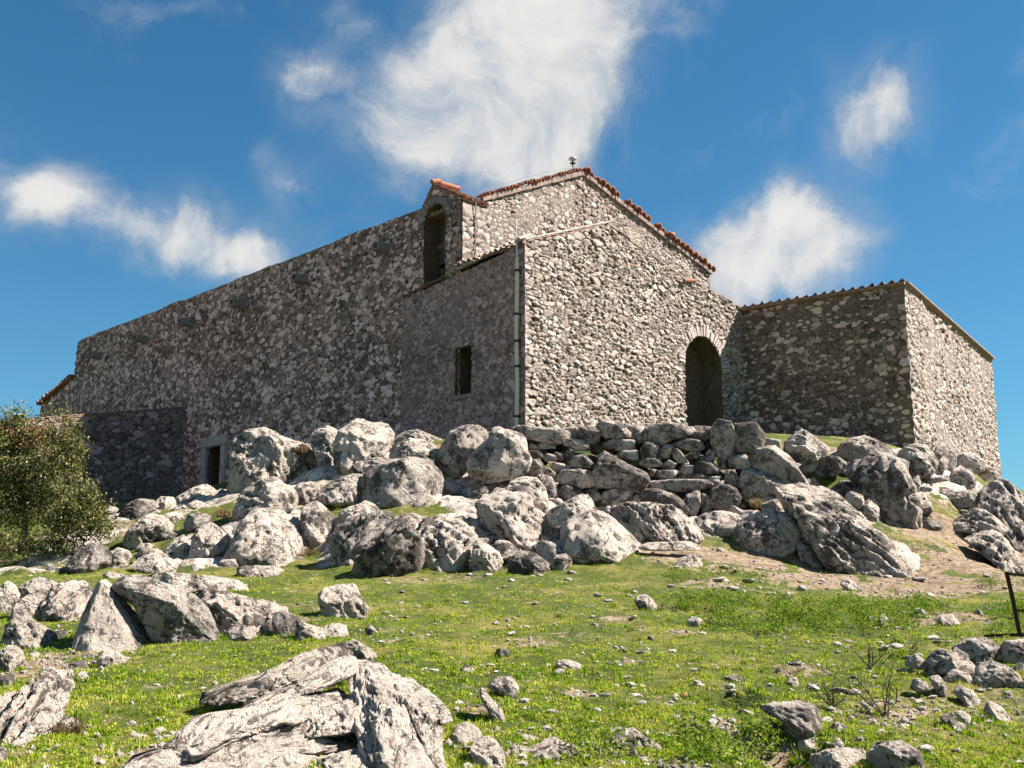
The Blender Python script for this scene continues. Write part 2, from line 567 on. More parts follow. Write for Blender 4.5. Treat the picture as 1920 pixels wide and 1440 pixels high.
# (view, outline, distance (0 = where it meets the ground), name, category, label, options)
ROCKS = [
 ('B', '75,460 70,390 100,270 140,200 210,150 300,148 370,185 440,215 540,235 600,275 615,310 590,370 580,440 420,460 300,440 200,460 150,510', 29, 'boulder', 'boulder', 'broad humped boulder with a deep pale cleft just right of the small doorway', dict(st=.8, sa=-55, lean=.5)),
 ('B', '540,190 580,140 640,128 715,130 700,200 690,300 690,410 600,430 590,300', 28.6, 'boulder', 'boulder', 'narrow upright boulder tucked behind the tall peaked boulder near the doorway', dict(st=.7)),
 ('B', '690,220 720,150 810,90 850,88 985,115 1000,145 995,240 940,290 880,320 830,345 790,370 720,380 700,330 690,270', 27.5, 'boulder', 'boulder', 'tall peaked boulder with a flat sunlit face standing highest against the shaded wall', dict(st=.4, lean=.6, fac=1)),
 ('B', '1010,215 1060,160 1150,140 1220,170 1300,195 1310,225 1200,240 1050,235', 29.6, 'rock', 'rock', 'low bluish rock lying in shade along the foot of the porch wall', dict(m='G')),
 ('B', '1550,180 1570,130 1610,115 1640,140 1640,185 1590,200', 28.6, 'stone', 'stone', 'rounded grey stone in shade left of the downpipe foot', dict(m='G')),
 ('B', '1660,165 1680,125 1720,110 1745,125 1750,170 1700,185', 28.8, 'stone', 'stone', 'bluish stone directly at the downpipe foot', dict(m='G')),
 ('B', '1000,290 1010,230 1100,195 1160,180 1230,205 1270,210 1250,290 1190,320 1100,335 1010,335', 26.8, 'rock', 'rock', 'speckled crumbly ledge above the big rectangular block', dict(amp=.13)),
 ('B', '850,370 845,330 900,300 970,295 1010,320 950,370 880,385', 26.3, 'rock', 'rock', 'small pale slab wedged at the foot of the tall peaked boulder', dict()),
 ('B', '760,380 790,340 840,310 860,350 830,400 780,410', 26.6, 'stone', 'stone', 'small wedge stone in the gap left of the rectangular block', dict(m='G')),
 ('B', '815,530 850,420 880,380 940,350 1000,325 1100,310 1200,305 1240,350 1260,390 1270,440 1265,500 1220,550 1120,580 1000,575 930,565 880,540', 25.4, 'boulder', 'boulder', 'big rectangular block with a grey upright face and a cracked pale top edge', dict(m='G', lean=.12, p=4.5, fac=1, st=.25)),
 ('B', '1245,310 1260,240 1310,200 1340,150 1400,125 1500,130 1525,160 1530,190 1500,240 1440,340 1400,380 1320,400 1260,360', 26.6, 'boulder', 'boulder', 'leaning grey boulder left of the angular block at the end of the dry wall', dict(m='G', lean=.3, fac=1)),
 ('B', '1445,330 1450,290 1540,210 1600,160 1650,150 1740,185 1750,260 1770,300 1750,370 1690,400 1600,415 1520,430 1480,410 1450,370', 25.8, 'boulder', 'boulder', 'angular block with a smooth sloping sunlit top beside the dry wall', dict(lean=.35, p=3.6, fac=1, st=.25)),
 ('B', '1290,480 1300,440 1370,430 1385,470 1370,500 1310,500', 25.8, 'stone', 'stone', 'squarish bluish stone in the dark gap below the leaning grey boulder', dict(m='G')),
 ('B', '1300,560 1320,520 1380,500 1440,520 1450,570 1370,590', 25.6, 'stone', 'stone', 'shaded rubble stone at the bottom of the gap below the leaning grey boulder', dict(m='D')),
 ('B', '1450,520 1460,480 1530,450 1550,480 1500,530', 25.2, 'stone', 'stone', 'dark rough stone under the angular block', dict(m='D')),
 ('B', '125,600 160,510 220,450 290,420 350,420 385,450 440,480 470,540 440,590 350,610 250,610 200,620 130,660', 25, 'boulder', 'boulder', 'peaked boulder with a dark left flank below the broad humped boulder', dict(lean=.3)),
 ('B', '460,450 540,430 590,450 590,490 610,540 520,555 470,535', 25.9, 'rock', 'rock', 'low pale ledge between the peaked boulder and the sloping slab', dict()),
 ('B', '590,500 650,440 720,410 790,395 840,400 835,450 810,510 795,550 700,560 600,545', 25.4, 'rock', 'rock', 'pale sloping slab just left of the rectangular block', dict(lean=.7)),
 ('B', '60,910 100,820 150,700 190,640 240,600 320,590 420,610 480,640 505,700 505,760 500,820 525,890 470,920 380,925 300,910 200,900 120,910', 22.6, 'boulder', 'boulder', 'large pale boulder with one broad sunlit face sloping towards the meadow', dict(lean=.9, st=.35, fac=1)),
 ('B', '500,640 520,570 570,545 620,580 690,640 700,690 680,740 660,790 640,850 600,870 560,820 510,750', 23.2, 'boulder', 'boulder', 'upright rounded boulder with a dark left side and brown tuft at its foot', dict(lean=.3)),
 ('B', '125,920 200,905 330,905 390,930 350,965 260,980 160,970', 20.8, 'rock_slab', 'rock', 'flat white slab lying at the foot of the large sloping boulder', dict(lean=.8)),
 ('B', '700,620 740,580 820,560 860,530 900,560 925,595 890,640 800,660 720,660', 23.3, 'rock', 'rock', 'sharp little peak of rock behind the dark outcrop', dict()),
 ('B', '645,860 650,800 700,700 760,650 820,620 920,610 990,620 1010,660 960,760 910,840 850,890 780,920 700,910', 21.6, 'rock_outcrop', 'rock', 'dark lichened hump at the left of the dark outcrop', dict(m='G', lean=.25, st=.9, sa=40)),
 ('B', '800,930 820,870 900,800 960,730 1000,670 1060,660 1100,700 1150,760 1170,840 1150,910 1120,970 1090,1005 1020,1015 900,990 830,970', 20.6, 'rock_outcrop', 'rock', 'almost black overhanging rock face at the edge of the grass', dict(m='D', lean=-.12, st=.9, sa=60, amp=.1)),
 ('B', '1130,690 1180,640 1300,625 1400,650 1460,700 1475,780 1455,840 1425,890 1385,930 1300,950 1220,955 1180,910 1165,830 1140,770', 21.3, 'rock_outcrop', 'rock', 'pale furrowed outcrop right of the black rock face', dict(lean=.6, st=1.2, sa=-60, amp=.1)),
 ('B', '1035,660 1060,610 1100,615 1125,665 1060,680', 22, 'stone', 'stone', 'small white stone on top of the dark outcrop', dict()),
 ('B', '1490,570 1510,510 1550,490 1650,470 1740,465 1780,500 1790,580 1850,620 1910,660 1905,720 1895,790 1850,840 1760,850 1680,810 1600,720 1560,690 1500,640', 22.6, 'rock_outcrop', 'rock', 'broad stepped outcrop with ledges below the angular block', dict(lean=.6, st=.9, sa=-35, amp=.09)),
 ('B', '1670,480 1680,420 1740,405 1810,415 1860,470 1875,540 1870,620 1800,610 1780,520 1720,480', 24, 'boulder', 'boulder', 'rounded dome of rock standing behind the stepped outcrop', dict(lean=.3)),
 ('B', '1450,900 1470,800 1490,750 1530,780 1600,830 1630,880 1625,940 1540,940 1470,925', 20.6, 'rock', 'rock', 'low peaked rock at the grass edge right of the furrowed outcrop', dict(lean=.4)),
 ('B', '1560,800 1600,755 1660,770 1720,820 1710,870 1640,890', 21.4, 'rock', 'rock', 'grey wedge behind the low peaked rock', dict(m='G')),
 ('B', '1665,945 1670,880 1720,830 1780,825 1850,860 1900,910 1940,950 1850,960 1720,968', 20.2, 'rock', 'rock', 'low dark rock at the grass edge left of the small square block', dict(m='D', lean=.3, st=.8)),
 ('B', '605,1070 640,1035 720,1020 790,1015 820,1070 860,1140 850,1190 790,1200 720,1198 640,1180 610,1120', 0, 'rock', 'rock', 'lone two-toned rock sitting in open grass below the flat white slab', dict(lean=.5)),
 ('A', '975,1160 1010,1110 1080,1070 1170,1040 1210,1050 1225,1080 1200,1120 1080,1150 1000,1170', 30, 'rock', 'rock', 'pale wedge of rock right below the small doorway', dict()),
 ('A', '1195,1135 1210,1110 1250,1070 1275,1090 1275,1135 1220,1145', 29.4, 'stone', 'stone', 'grey stone between the doorway wedge and the humped boulder', dict(m='G')),
 ('A', '665,1250 700,1170 780,1135 860,1140 885,1170 810,1240 750,1290 690,1300', 27, 'rock', 'rock', 'dark mossy rock on the crest right of the bush', dict(m='D')),
 ('A', '870,1150 900,1115 980,1115 990,1150 930,1190 880,1180', 28.5, 'rock', 'rock', 'pale stone on the crest left of the doorway wedge', dict()),
 ('A', '950,1200 1000,1160 1040,1165 1060,1190 1010,1210', 27, 'stone', 'stone', 'low whitish stone in grass under the crest', dict()),
 ('A', '1050,1165 1100,1135 1160,1150 1190,1180 1120,1190', 27.2, 'stone', 'stone', 'flat pale stone half sunk in grass below the doorway', dict()),
 ('A', '580,1190 620,1165 670,1180 650,1215 590,1215', 26.6, 'stone', 'stone', 'flat stone on the crest touching the bush', dict()),
 ('G', '665,195 700,150 740,90 800,40 850,15 920,30 960,80 950,120 870,160 800,190 720,200', 24.6, 'boulder', 'boulder', 'boulder with a dark left face and white back right of the bush', dict(lean=.4)),
 ('G', '890,130 950,105 1030,115 1000,160 920,170', 24.5, 'stone', 'stone', 'dark flat stone in grass beside the white backed boulder', dict(m='D')),
 ('G', '950,40 985,20 1010,40 1000,65 960,65', 25.6, 'stone', 'stone', 'small knob of rock above the white backed boulder', dict()),
 ('G', '1070,270 1090,150 1130,80 1190,55 1230,80 1270,130 1280,180 1260,230 1190,260 1130,300 1080,320', 22.8, 'boulder', 'boulder', 'bulky upright boulder left of the large sloping boulder', dict(lean=.4)),
 ('G', '1030,60 1060,20 1120,0 1180,20 1180,60 1100,90 1050,110', 24.6, 'rock', 'rock', 'grey ledge above the bulky upright boulder', dict(m='G')),
 ('G', '900,250 960,180 1030,130 1060,150 1070,210 1040,240 980,260', 23.4, 'rock', 'rock', 'jagged rock leaning on the bulky upright boulder', dict(m='G')),
 ('G', '1240,85 1290,75 1310,100 1275,135 1240,115', 24, 'stone', 'stone', 'little round stone between two large boulders', dict()),
 ('G', '760,215 790,180 850,175 880,195 840,215', 24, 'stone', 'stone', 'brownish stone sunk in the grass strip among the left rocks', dict()),
 ('G', '365,350 400,280 450,210 520,180 590,180 620,220 610,290 570,320 515,352 430,360', 21.5, 'boulder', 'boulder', 'dark striped boulder at the left end of the rocks beside the bush', dict(m='D', st=1., sa=60, lean=.3)),
 ('G', '580,310 600,240 660,210 720,220 735,250 710,300 650,330 600,340', 21.9, 'rock', 'rock', 'white broken rock right of the dark striped boulder', dict(amp=.12)),
 ('G', '740,300 780,250 870,240 950,240 1000,290 970,340 880,355 800,348', 21, 'rock', 'rock', 'broad white rock face sunk at the grass edge', dict(lean=.9)),
 ('G', '740,250 790,215 880,210 930,235 860,250 790,270', 22.4, 'rock', 'rock', 'cracked low ledge above the broad white rock face', dict(amp=.13)),
 ('G', '1010,310 1030,270 1070,265 1080,300 1050,318', 21.6, 'stone', 'stone', 'upright pebbly stone at the foot of the bulky boulder', dict()),
 ('G', '1210,320 1250,270 1330,265 1345,300 1290,320', 21.6, 'stone', 'stone', 'grey stone at the left foot of the large sloping boulder', dict(m='G')),
 ('G', '225,352 240,310 285,285 320,315 345,348 290,358', 21.6, 'rock', 'rock', 'small hump of grey rock under the bush', dict(m='G')),
 ('G', '130,357 160,330 210,330 225,357 180,364', 21.2, 'stone', 'stone', 'low pale stone left of the grey hump under the bush', dict()),
 ('G', '565,345 620,338 710,355 690,378 610,376', 0, 'rock_slab', 'rock', 'flat white slab in grass below the white broken rock', dict(lean=1.)),
 ('G', '700,390 760,355 900,345 1060,355 1200,370 1310,385 1410,430 1415,458 1300,445 1150,425 1050,435 950,415 800,405', 0, 'rock_outcrop', 'rock', 'long flat pale ledge running behind the pyramid and the big rounded boulder', dict(lean=1.1, amp=.12)),
 ('G', '0,500 10,420 60,385 100,400 115,450 90,500 20,525', 0, 'rock', 'rock', 'white knobbly rock at the left edge on the far side of the left group', dict(amp=.12)),
 ('G', '-60,510 -30,430 10,430 20,500 0,530', 0, 'rock', 'rock', 'pale rock cut off by the left edge', dict()),
 ('G', '100,490 120,420 200,370 270,385 320,410 320,470 240,505 170,510', 0, 'boulder', 'boulder', 'grey rounded boulder at the back of the left group', dict(m='G')),
 ('G', '250,520 300,430 390,395 480,400 515,430 500,510 450,565 370,605 280,610 255,575', 0, 'rock_outcrop', 'rock', 'white outcrop with slanting cracks left of the pyramid boulder', dict(st=1.2, sa=45, amp=.12, lean=.7)),
 ('G', '60,585 90,510 160,475 220,500 250,560 245,605 160,608 80,600', 0, 'rock', 'rock', 'whitish crumbled rock in the middle of the left group', dict(amp=.12)),
 ('G', '-30,570 0,480 40,480 65,520 45,570', 0, 'rock', 'rock', 'dark gapped rock at the left edge of the left group', dict(m='G')),
 ('G', '400,785 430,700 490,590 540,480 560,430 600,415 650,450 720,530 800,610 850,670 885,740 830,788 720,785 600,790 500,795', 0, 'boulder', 'boulder', 'pyramid-shaped boulder with a grey front and a white sunlit right side', dict(p=2.6, lean=.45, fac=0, st=.2, edge=1, blk=.25, amp=.05, grow=1.2)),
 ('G', '640,430 720,385 820,380 930,420 1020,440 1090,490 1150,550 1210,640 1250,700 1200,720 1100,735 1000,730 930,705 860,640 780,540 720,480', 0, 'boulder', 'boulder', 'big rounded dark-faced boulder leaning right of the pyramid boulder', dict(m='G', lean=.15, st=.3)),
 ('G', '1070,450 1180,450 1280,460 1400,490 1560,520 1650,550 1660,590 1550,600 1530,650 1540,690 1450,700 1300,630 1250,640 1160,540', 0, 'rock_outcrop', 'rock', 'mottled crumbling ledge running right from the big rounded boulder', dict(lean=.9, amp=.15, st=.7)),
 ('G', '1260,700 1300,640 1330,615 1400,660 1480,712 1430,724 1330,720', 0, 'rock', 'rock', 'small grey wedge in front of the crumbling ledge', dict(m='G', lean=.2)),
 ('G', '1535,630 1550,570 1620,555 1680,590 1670,640 1630,688 1560,695', 0, 'rock', 'rock', 'dark round-faced rock at the right of the crumbling ledge', dict(m='D', lean=0)),
 ('G', '1670,695 1680,600 1740,640 1830,660 1920,690 1890,715 1800,724 1720,720', 0, 'rock', 'rock', 'low speckled rock tapering into the grass right of the dark round-faced rock', dict(amp=.13)),
 ('G', '1800,650 1870,620 1940,640 1960,705 1890,700', 0, 'rock', 'rock', 'whitish end rock of the crumbling ledge', dict(amp=.12)),
 ('G', '20,740 40,640 80,590 150,600 230,640 310,690 290,725 240,758 160,760 100,740 60,770', 0, 'rock_outcrop', 'rock', 'white split outcrop at the left below the crumbled rock', dict(st=1., sa=-50, amp=.12)),
 ('G', '290,700 320,665 380,670 385,700 330,715', 0, 'stone', 'stone', 'brown flat stone in the shadow left of the pyramid boulder', dict(m='D')),
 ('G', '-20,840 20,760 70,740 120,790 130,835 60,875 -20,905', 0, 'rock', 'rock', 'pale blocky rock at the left edge above the bare patch', dict()),
 ('G', '140,825 190,775 220,800 195,835', 0, 'stone', 'stone', 'small pointed stone beside the bare patch on the left', dict()),
 ('G', '550,850 560,800 600,770 650,785 730,830 670,865 610,865', 0, 'rock', 'rock', 'small white rock directly in front of the pyramid boulder', dict()),
 ('G', '430,830 470,800 550,795 560,820 490,840', 0, 'rock', 'rock', 'flat slab at the left front foot of the pyramid boulder', dict(m='G')),
 ('G', '360,885 390,850 470,835 480,870 420,895', 0, 'stone', 'stone', 'broken white stone at the top of the tilted left outcrop', dict()),
 ('G', '415,965 440,910 480,890 500,930 450,965', 0, 'stone', 'stone', 'fang-like white stone right of the tilted left outcrop', dict()),
 ('G', '-40,1320 -40,1110 0,1090 40,1050 120,1030 200,960 280,910 390,895 395,950 360,1050 330,1130 300,1210 240,1260 180,1270 120,1310 60,1280 30,1335', 0, 'rock_outcrop', 'rock', 'white tilted outcrop with deep grooves at the lower left edge', dict(st=1.9, sa=52, lean=.9, amp=.08, blk=.5, ps=3.5)),
 ('G', '340,1230 350,1170 390,1155 440,1175 450,1200 400,1220 380,1255 350,1265', 0, 'rock', 'rock', 'small knobbly rock with dry weeds right of the tilted left outcrop', dict(amp=.12)),
 ('G', '860,1245 880,1215 920,1210 935,1235 890,1262', 0, 'stone', 'stone', 'single pale stone in grass left of the striped foreground outcrop', dict()),
 ('G', '-10,975 0,930 40,910 90,925 70,965 20,980', 0, 'rock', 'rock', 'white rock at the left edge below the bare patch', dict()),
 ('G', '-20,1430 -10,1330 30,1320 45,1350 15,1430', 0, 'rock', 'rock', 'pale rock at the lower left corner', dict()),
 ('Z', '368,1306 400,1290 470,1275 520,1255 560,1230 640,1203 664,1222 640,1262 560,1288 460,1312 420,1316', 9.5, 'rock_outcrop', 'rock', 'narrow layered ridge behind the large striped outcrop', dict(st=1.9, sa=24, lean=1.0, amp=.06, blk=.3, ps=3.2)),
 ('Z', '640,1212 665,1200 690,1215 710,1225 690,1240 650,1235', 10.3, 'stone', 'stone', 'white knob at the top of the striped foreground outcrop', dict()),
 ('Z', '540,1450 548,1400 575,1385 630,1378 690,1392 706,1450 620,1470', 8.0, 'rock', 'rock', 'rounded grooved lobe low in front of the striped outcrop', dict(st=1., sa=-30, lean=.7)),
 ('Z', '470,1452 485,1408 520,1392 548,1412 545,1456', 7.8, 'rock', 'rock', 'small dark lump low in front of the striped outcrop', dict(m='G')),
 ('Z', '600,1450 625,1415 660,1408 680,1450', 7.6, 'rock', 'rock', 'pale pointed stone at the bottom edge below the grooved lobe', dict()),
 ('H', '620,1145 650,1085 700,1065 750,1090 800,1145 720,1170 630,1185', 0, 'rock', 'rock', 'rounded cream rock right of the striped outcrop', dict()),
 ('H', '730,1215 760,1160 820,1140 870,1180 910,1250 915,1320 850,1340 790,1310 750,1280', 0, 'rock', 'rock', 'tall cream rock near the bottom edge below the rounded cream rock', dict(lean=.6)),
 ('H', '680,1350 685,1300 720,1290 760,1330 740,1360', 0, 'stone', 'stone', 'small stone cut by the bottom edge beside the tall cream rock', dict()),
 ('H', '1030,1270 1040,1200 1100,1190 1160,1150 1200,1150 1250,1190 1320,1200 1340,1260 1430,1310 1420,1360 1080,1360', 7.9, 'rock_outcrop', 'rock', 'knobbly pale outcrop at the bottom edge in the middle', dict(amp=.13, lean=.7)),
 ('H', '980,1160 1000,1135 1040,1130 1120,1155 1150,1175 1060,1175', 0, 'stone', 'stone', 'flat brownish stone just above the knobbly bottom outcrop', dict()),
 ('H', '1490,1175 1560,1110 1650,1105 1700,1150 1780,1200 1870,1260 1920,1330 1900,1360 1700,1360 1640,1290 1600,1220 1540,1195', 8.1, 'rock_outcrop', 'rock', 'ridged outcrop with a dark left side at the bottom edge', dict(st=1., sa=-40, lean=.6)),
 ('H', '780,885 800,865 840,930 900,990 935,1060 920,1078 870,1025 800,955', 0, 'rock_slab', 'rock', 'long thin tilted slab in the grass', dict(lean=.4)),
 ('H', '820,860 860,815 950,810 990,860 1005,925 960,910 870,890', 0, 'rock', 'rock', 'pitted rounded rock behind the thin tilted slab', dict(amp=.12)),
 ('H', '670,765 700,740 740,745 770,780 720,797 680,790', 0, 'stone', 'stone', 'white stone pair half sunk right of the striped outcrop', dict()),
 ('H', '870,675 875,655 905,645 950,665 957,690 925,697 880,692', 0, 'stone', 'stone', 'dark arched stone alone in the middle of the meadow', dict(m='D', lean=0)),
 ('H', '1210,745 1220,720 1270,710 1340,735 1345,762 1280,782 1220,765', 0, 'stone', 'stone', 'largest cream stone of the trio in the middle of the grass', dict()),
 ('H', '1190,782 1230,755 1265,780 1230,797', 0, 'stone', 'stone', 'front stone of the trio in the middle of the grass', dict()),
 ('H', '1130,755 1160,730 1190,750 1150,765', 0, 'stone', 'stone', 'left stone of the trio in the middle of the grass', dict()),
 ('H', '135,535 170,515 200,550 197,582 150,575', 0, 'stone', 'stone', 'upright stone beside the end of the crumbling ledge', dict()),
 ('H', '1650,370 1700,345 1750,370 1770,400 1755,440 1700,425 1660,405', 0, 'stone', 'stone', 'grooved twisted stone in the grass left of the weeds', dict(st=1.2)),
 ('E', '470,690 530,625 610,605 680,600 740,640 800,700 870,760 925,820 880,875 780,885 650,887 580,880 500,845 475,770', 21.2, 'boulder', 'boulder', 'large smooth boulder with a bright slanting top right of the small square block', dict(lean=.6, st=.35, fac=1)),
 ('E', '385,600 460,560 540,520 600,500 650,530 665,580 630,630 520,650 470,700 410,670', 22.4, 'boulder', 'boulder', 'peaked boulder behind the large smooth boulder', dict(lean=.5)),
 ('E', '375,760 400,690 450,680 480,760 470,830 420,840 380,810', 21.6, 'rock', 'rock', 'shaded stone between the stepped outcrop and the smooth boulder', dict(m='D')),
 ('E', '680,610 750,570 880,560 1000,565 1100,600 1180,660 1225,710 1210,760 1100,780 950,785 860,750 780,690', 22.1, 'rock_outcrop', 'rock', 'wide pale outcrop with flowing furrows below the dry wall', dict(st=1.5, sa=-50, lean=.8, amp=.07)),
 ('E', '900,800 940,775 1060,770 1180,765 1270,780 1260,810 1100,815 950,815', 20.9, 'rock_slab', 'rock', 'low flat pale slab at the foot of the furrowed outcrop', dict(lean=1.)),
 ('E', '1195,650 1260,620 1330,600 1450,610 1490,630 1460,700 1400,745 1340,755 1270,700', 22.9, 'rock', 'rock', 'gently sloping pale rock right of the furrowed outcrop', dict(lean=.9)),
 ('E', '1450,750 1460,650 1520,620 1620,600 1720,620 1760,680 1800,740 1770,810 1660,850 1550,830 1490,790', 21.8, 'boulder', 'boulder', 'broad mottled boulder at the top of the bare dirt slope', dict(lean=.5)),
 ('E', '395,885 430,850 480,840 510,870 505,930 430,925', 0, 'stone', 'stone', 'small square block with a flat pale top at the grass edge', dict(p=6, lean=.15, amp=.03, fac=0)),
 ('E', '1075,905 1130,860 1200,840 1250,880 1250,905 1130,915', 0, 'rock', 'rock', 'white faceted rock where grass meets the dirt slope', dict(fac=1)),
 ('E', '1165,1215 1190,1180 1250,1210 1235,1245 1180,1245', 0, 'stone', 'stone', 'white and brown stone left of the weed bank', dict()),
 ('F', '225,290 290,230 380,165 430,200 490,240 560,300 540,330 470,380 390,395 320,370 270,320', 26.1, 'boulder', 'boulder', 'white pointed boulder standing on the dry wall', dict(fac=1, lean=.4)),
 ('F', '595,350 640,290 720,235 830,215 900,240 970,290 1040,330 1020,380 900,395 780,395 680,385', 26.4, 'boulder', 'boulder', 'long humped boulder lying on the wall top near the right corner', dict(m='G', lean=.5)),
 ('F', '425,430 470,380 560,355 640,360 680,400 660,460 570,495 490,490', 25.9, 'boulder', 'boulder', 'egg-shaped bluish boulder with a white chip under the long humped boulder', dict(m='D', lean=.1)),
 ('F', '650,460 700,410 830,390 950,380 1060,395 1110,450 1130,560 1165,680 1185,800 1195,920 1150,985 1060,970 940,940 900,890 890,760 830,620 790,530 700,500', 24.6, 'boulder', 'boulder', 'tall upright slab of rock with vertical grooves, the tallest at the right', dict(m='G', st=1.2, sa=80, lean=.12, p=4, dep=.7)),
 ('F', '1035,350 1090,300 1180,275 1260,310 1310,380 1300,440 1260,485 1180,495 1120,450 1060,400', 26, 'boulder', 'boulder', 'rounded boulder above and right of the tall upright slab', dict(lean=.4)),
 ('F', '1300,330 1330,275 1380,265 1430,310 1450,370 1435,450 1390,480 1340,410', 27, 'rock', 'rock', 'dark upright stone leaning on the foot of the right wing', dict(m='G')),
 ('F', '1310,420 1330,370 1370,350 1390,390 1390,440 1350,450', 26.5, 'stone', 'stone', 'pale rounded stone before the dark upright stone', dict()),
 ('F', '1450,400 1480,330 1580,340 1640,390 1640,450 1560,475 1480,455', 27.6, 'rock', 'rock', 'brown banded rock against the sunlit wing wall', dict()),
 ('F', '1600,470 1640,400 1700,420 1720,500 1650,520', 27.8, 'rock', 'rock', 'small pale rock at the far foot of the wing wall', dict()),
 ('F', '1390,510 1440,450 1520,440 1580,500 1575,565 1480,580 1420,570', 26.4, 'rock', 'rock', 'split sunlit boulder over the dark hollow', dict()),
 ('F', '1200,525 1250,500 1350,490 1405,470 1390,520 1280,540', 25.8, 'rock_slab', 'rock', 'flat overhanging slab roofing the dark hollow', dict(m='G')),
 ('F', '1145,535 1160,490 1190,490 1205,540 1185,595 1150,585', 24.9, 'stone', 'stone', 'small round stone perched right of the tall upright slab', dict()),
 ('F', '1260,605 1300,570 1420,570 1450,605 1400,635 1300,640', 25.9, 'stone', 'stone', 'brown rounded stone inside the dark hollow', dict(m='G')),
 ('F', '1365,660 1400,620 1500,590 1600,600 1620,650 1570,700 1440,710 1380,700', 25.4, 'rock', 'rock', 'grey bouldery block under the flat slab at the right', dict(m='G')),
 ('F', '1590,580 1620,530 1720,510 1820,545 1850,600 1890,680 1920,740 1960,1000 1930,1070 1850,1020 1790,920 1760,840 1700,770 1640,710', 24.6, 'rock_outcrop', 'rock', 'steep grey bedrock shoulder falling away at the right edge', dict(m='G', st=1., sa=-60, lean=.6)),
 ('F', '1370,830 1440,760 1540,715 1640,730 1700,770 1790,850 1750,900 1640,890 1560,880 1450,865', 24.1, 'boulder', 'boulder', 'broad sunlit boulder with a shaded left belly above the dirt', dict(lean=.6)),
 ('F', '1500,940 1560,880 1640,870 1740,890 1800,960 1860,1050 1920,1150 1960,1350 1900,1380 1850,1270 1780,1160 1720,1090 1640,1010 1560,980', 22.3, 'rock_outcrop', 'rock', 'long grooved bedrock slab running down the right edge to the gate', dict(st=1.6, sa=-55, lean=.8, dep=1.6)),
 ('F', '215,610 280,570 400,570 540,590 640,650 720,700 800,770 860,860 960,920 1060,960 1160,1010 1210,1090 1250,1180 1275,1245 1200,1262 1080,1248 960,1218 880,1190 760,1180 640,1160 540,1120 490,1070 430,950 370,870 320,760 290,690', 21.4, 'rock_outcrop', 'rock', 'great whale-backed ridge of rock slanting down to the bare dirt', dict(st=1.0, sa=-38, lean=.35, amp=.06, sub=6, ps=4.5)),
 ('F', '80,700 180,655 260,640 290,685 230,725 120,730', 23, 'rock_slab', 'rock', 'thin pointed slab at the upper left of the whale-backed ridge', dict(m='G')),
 ('F', '680,625 730,600 800,630 815,700 760,730 710,690', 24, 'stone', 'stone', 'cream stone on the ridge shoulder left of the tall slab', dict()),
 ('F', '810,750 830,650 880,670 915,700 905,810 870,880 830,820', 23.7, 'rock', 'rock', 'pale shard leaning against the tall upright slab', dict(lean=.3)),
 ('F', '350,970 400,930 450,970 480,1050 520,1115 470,1120 380,1075', 21.3, 'rock', 'rock', 'grey lumps at the left foot of the whale-backed ridge', dict(m='G')),
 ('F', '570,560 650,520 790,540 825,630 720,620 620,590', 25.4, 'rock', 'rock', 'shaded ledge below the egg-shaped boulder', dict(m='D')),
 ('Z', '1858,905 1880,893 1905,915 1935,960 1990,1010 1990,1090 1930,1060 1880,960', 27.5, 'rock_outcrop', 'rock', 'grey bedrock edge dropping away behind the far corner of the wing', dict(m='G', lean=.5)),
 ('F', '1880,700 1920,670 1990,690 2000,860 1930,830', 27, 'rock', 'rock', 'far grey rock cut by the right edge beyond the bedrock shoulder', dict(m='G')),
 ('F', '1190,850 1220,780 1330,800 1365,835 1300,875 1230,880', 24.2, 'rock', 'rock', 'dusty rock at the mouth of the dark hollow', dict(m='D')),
 ('I', '440,990 520,960 620,950 730,960 760,1000 770,1070 740,1130 680,1150 610,1140 570,1060 500,1020', 0, 'boulder', 'boulder', 'square-headed grey boulder over a dark hollow at the lower right', dict(m='G', lean=.1, fac=1)),
 ('I', '645,1180 700,1150 780,1155 770,1200 700,1245 660,1220', 0, 'stone', 'stone', 'pale stone just below the square-headed boulder', dict()),
 ('I', '730,1260 800,1230 900,1215 1000,1210 1030,1260 1040,1350 800,1360 740,1320', 0, 'rock_slab', 'rock', 'flat-topped slab at the bottom edge below the square-headed boulder', dict(p=4, lean=.3)),
 ('I', '1050,1230 1100,1185 1250,1175 1320,1230 1350,1300 1250,1325 1100,1330 1060,1300', 0, 'rock', 'rock', 'blotchy rectangular rock at the bottom right of the flat-topped slab', dict(m='G', lean=.4)),
 ('I', '840,1180 870,1145 910,1190 905,1230 860,1220', 0, 'stone', 'stone', 'small tilted stone between the pale stone and the blotchy rock', dict()),
 ('I', '815,1110 860,1060 930,1090 900,1130 840,1135', 0, 'stone', 'stone', 'angular stone right of the square-headed boulder', dict()),
 ('I', '1440,1030 1480,1015 1560,1065 1620,1080 1600,1110 1540,1115 1480,1070', 0, 'stone', 'stone', 'flat tilted flake below the stone heap', dict()),
 ('I', '1530,1005 1560,990 1615,1030 1612,1075 1560,1050', 0, 'stone', 'stone', 'upright flake behind the flat tilted flake', dict()),
 ('I', '1585,1005 1640,995 1700,1010 1650,1025', 0, 'stone', 'stone', 'thin light flake right of the upright flake', dict()),
 ('I', '1700,1000 1720,950 1790,970 1850,1040 1840,1058 1760,1035', 0, 'stone', 'stone', 'pale wedge slab fallen below the stone heap at the right', dict()),
 ('I', '560,860 600,815 640,810 655,852 600,868', 0, 'stone', 'stone', 'cleft pale stone above the square-headed boulder', dict()),
 ('I', '230,812 290,795 355,820 300,842', 0, 'stone', 'stone', 'flat dark stone left of the cleft pale stone', dict(m='D')),
 ('I', '355,890 420,850 432,880 390,905', 0, 'stone', 'stone', 'pale stone over a dark burrow', dict()),
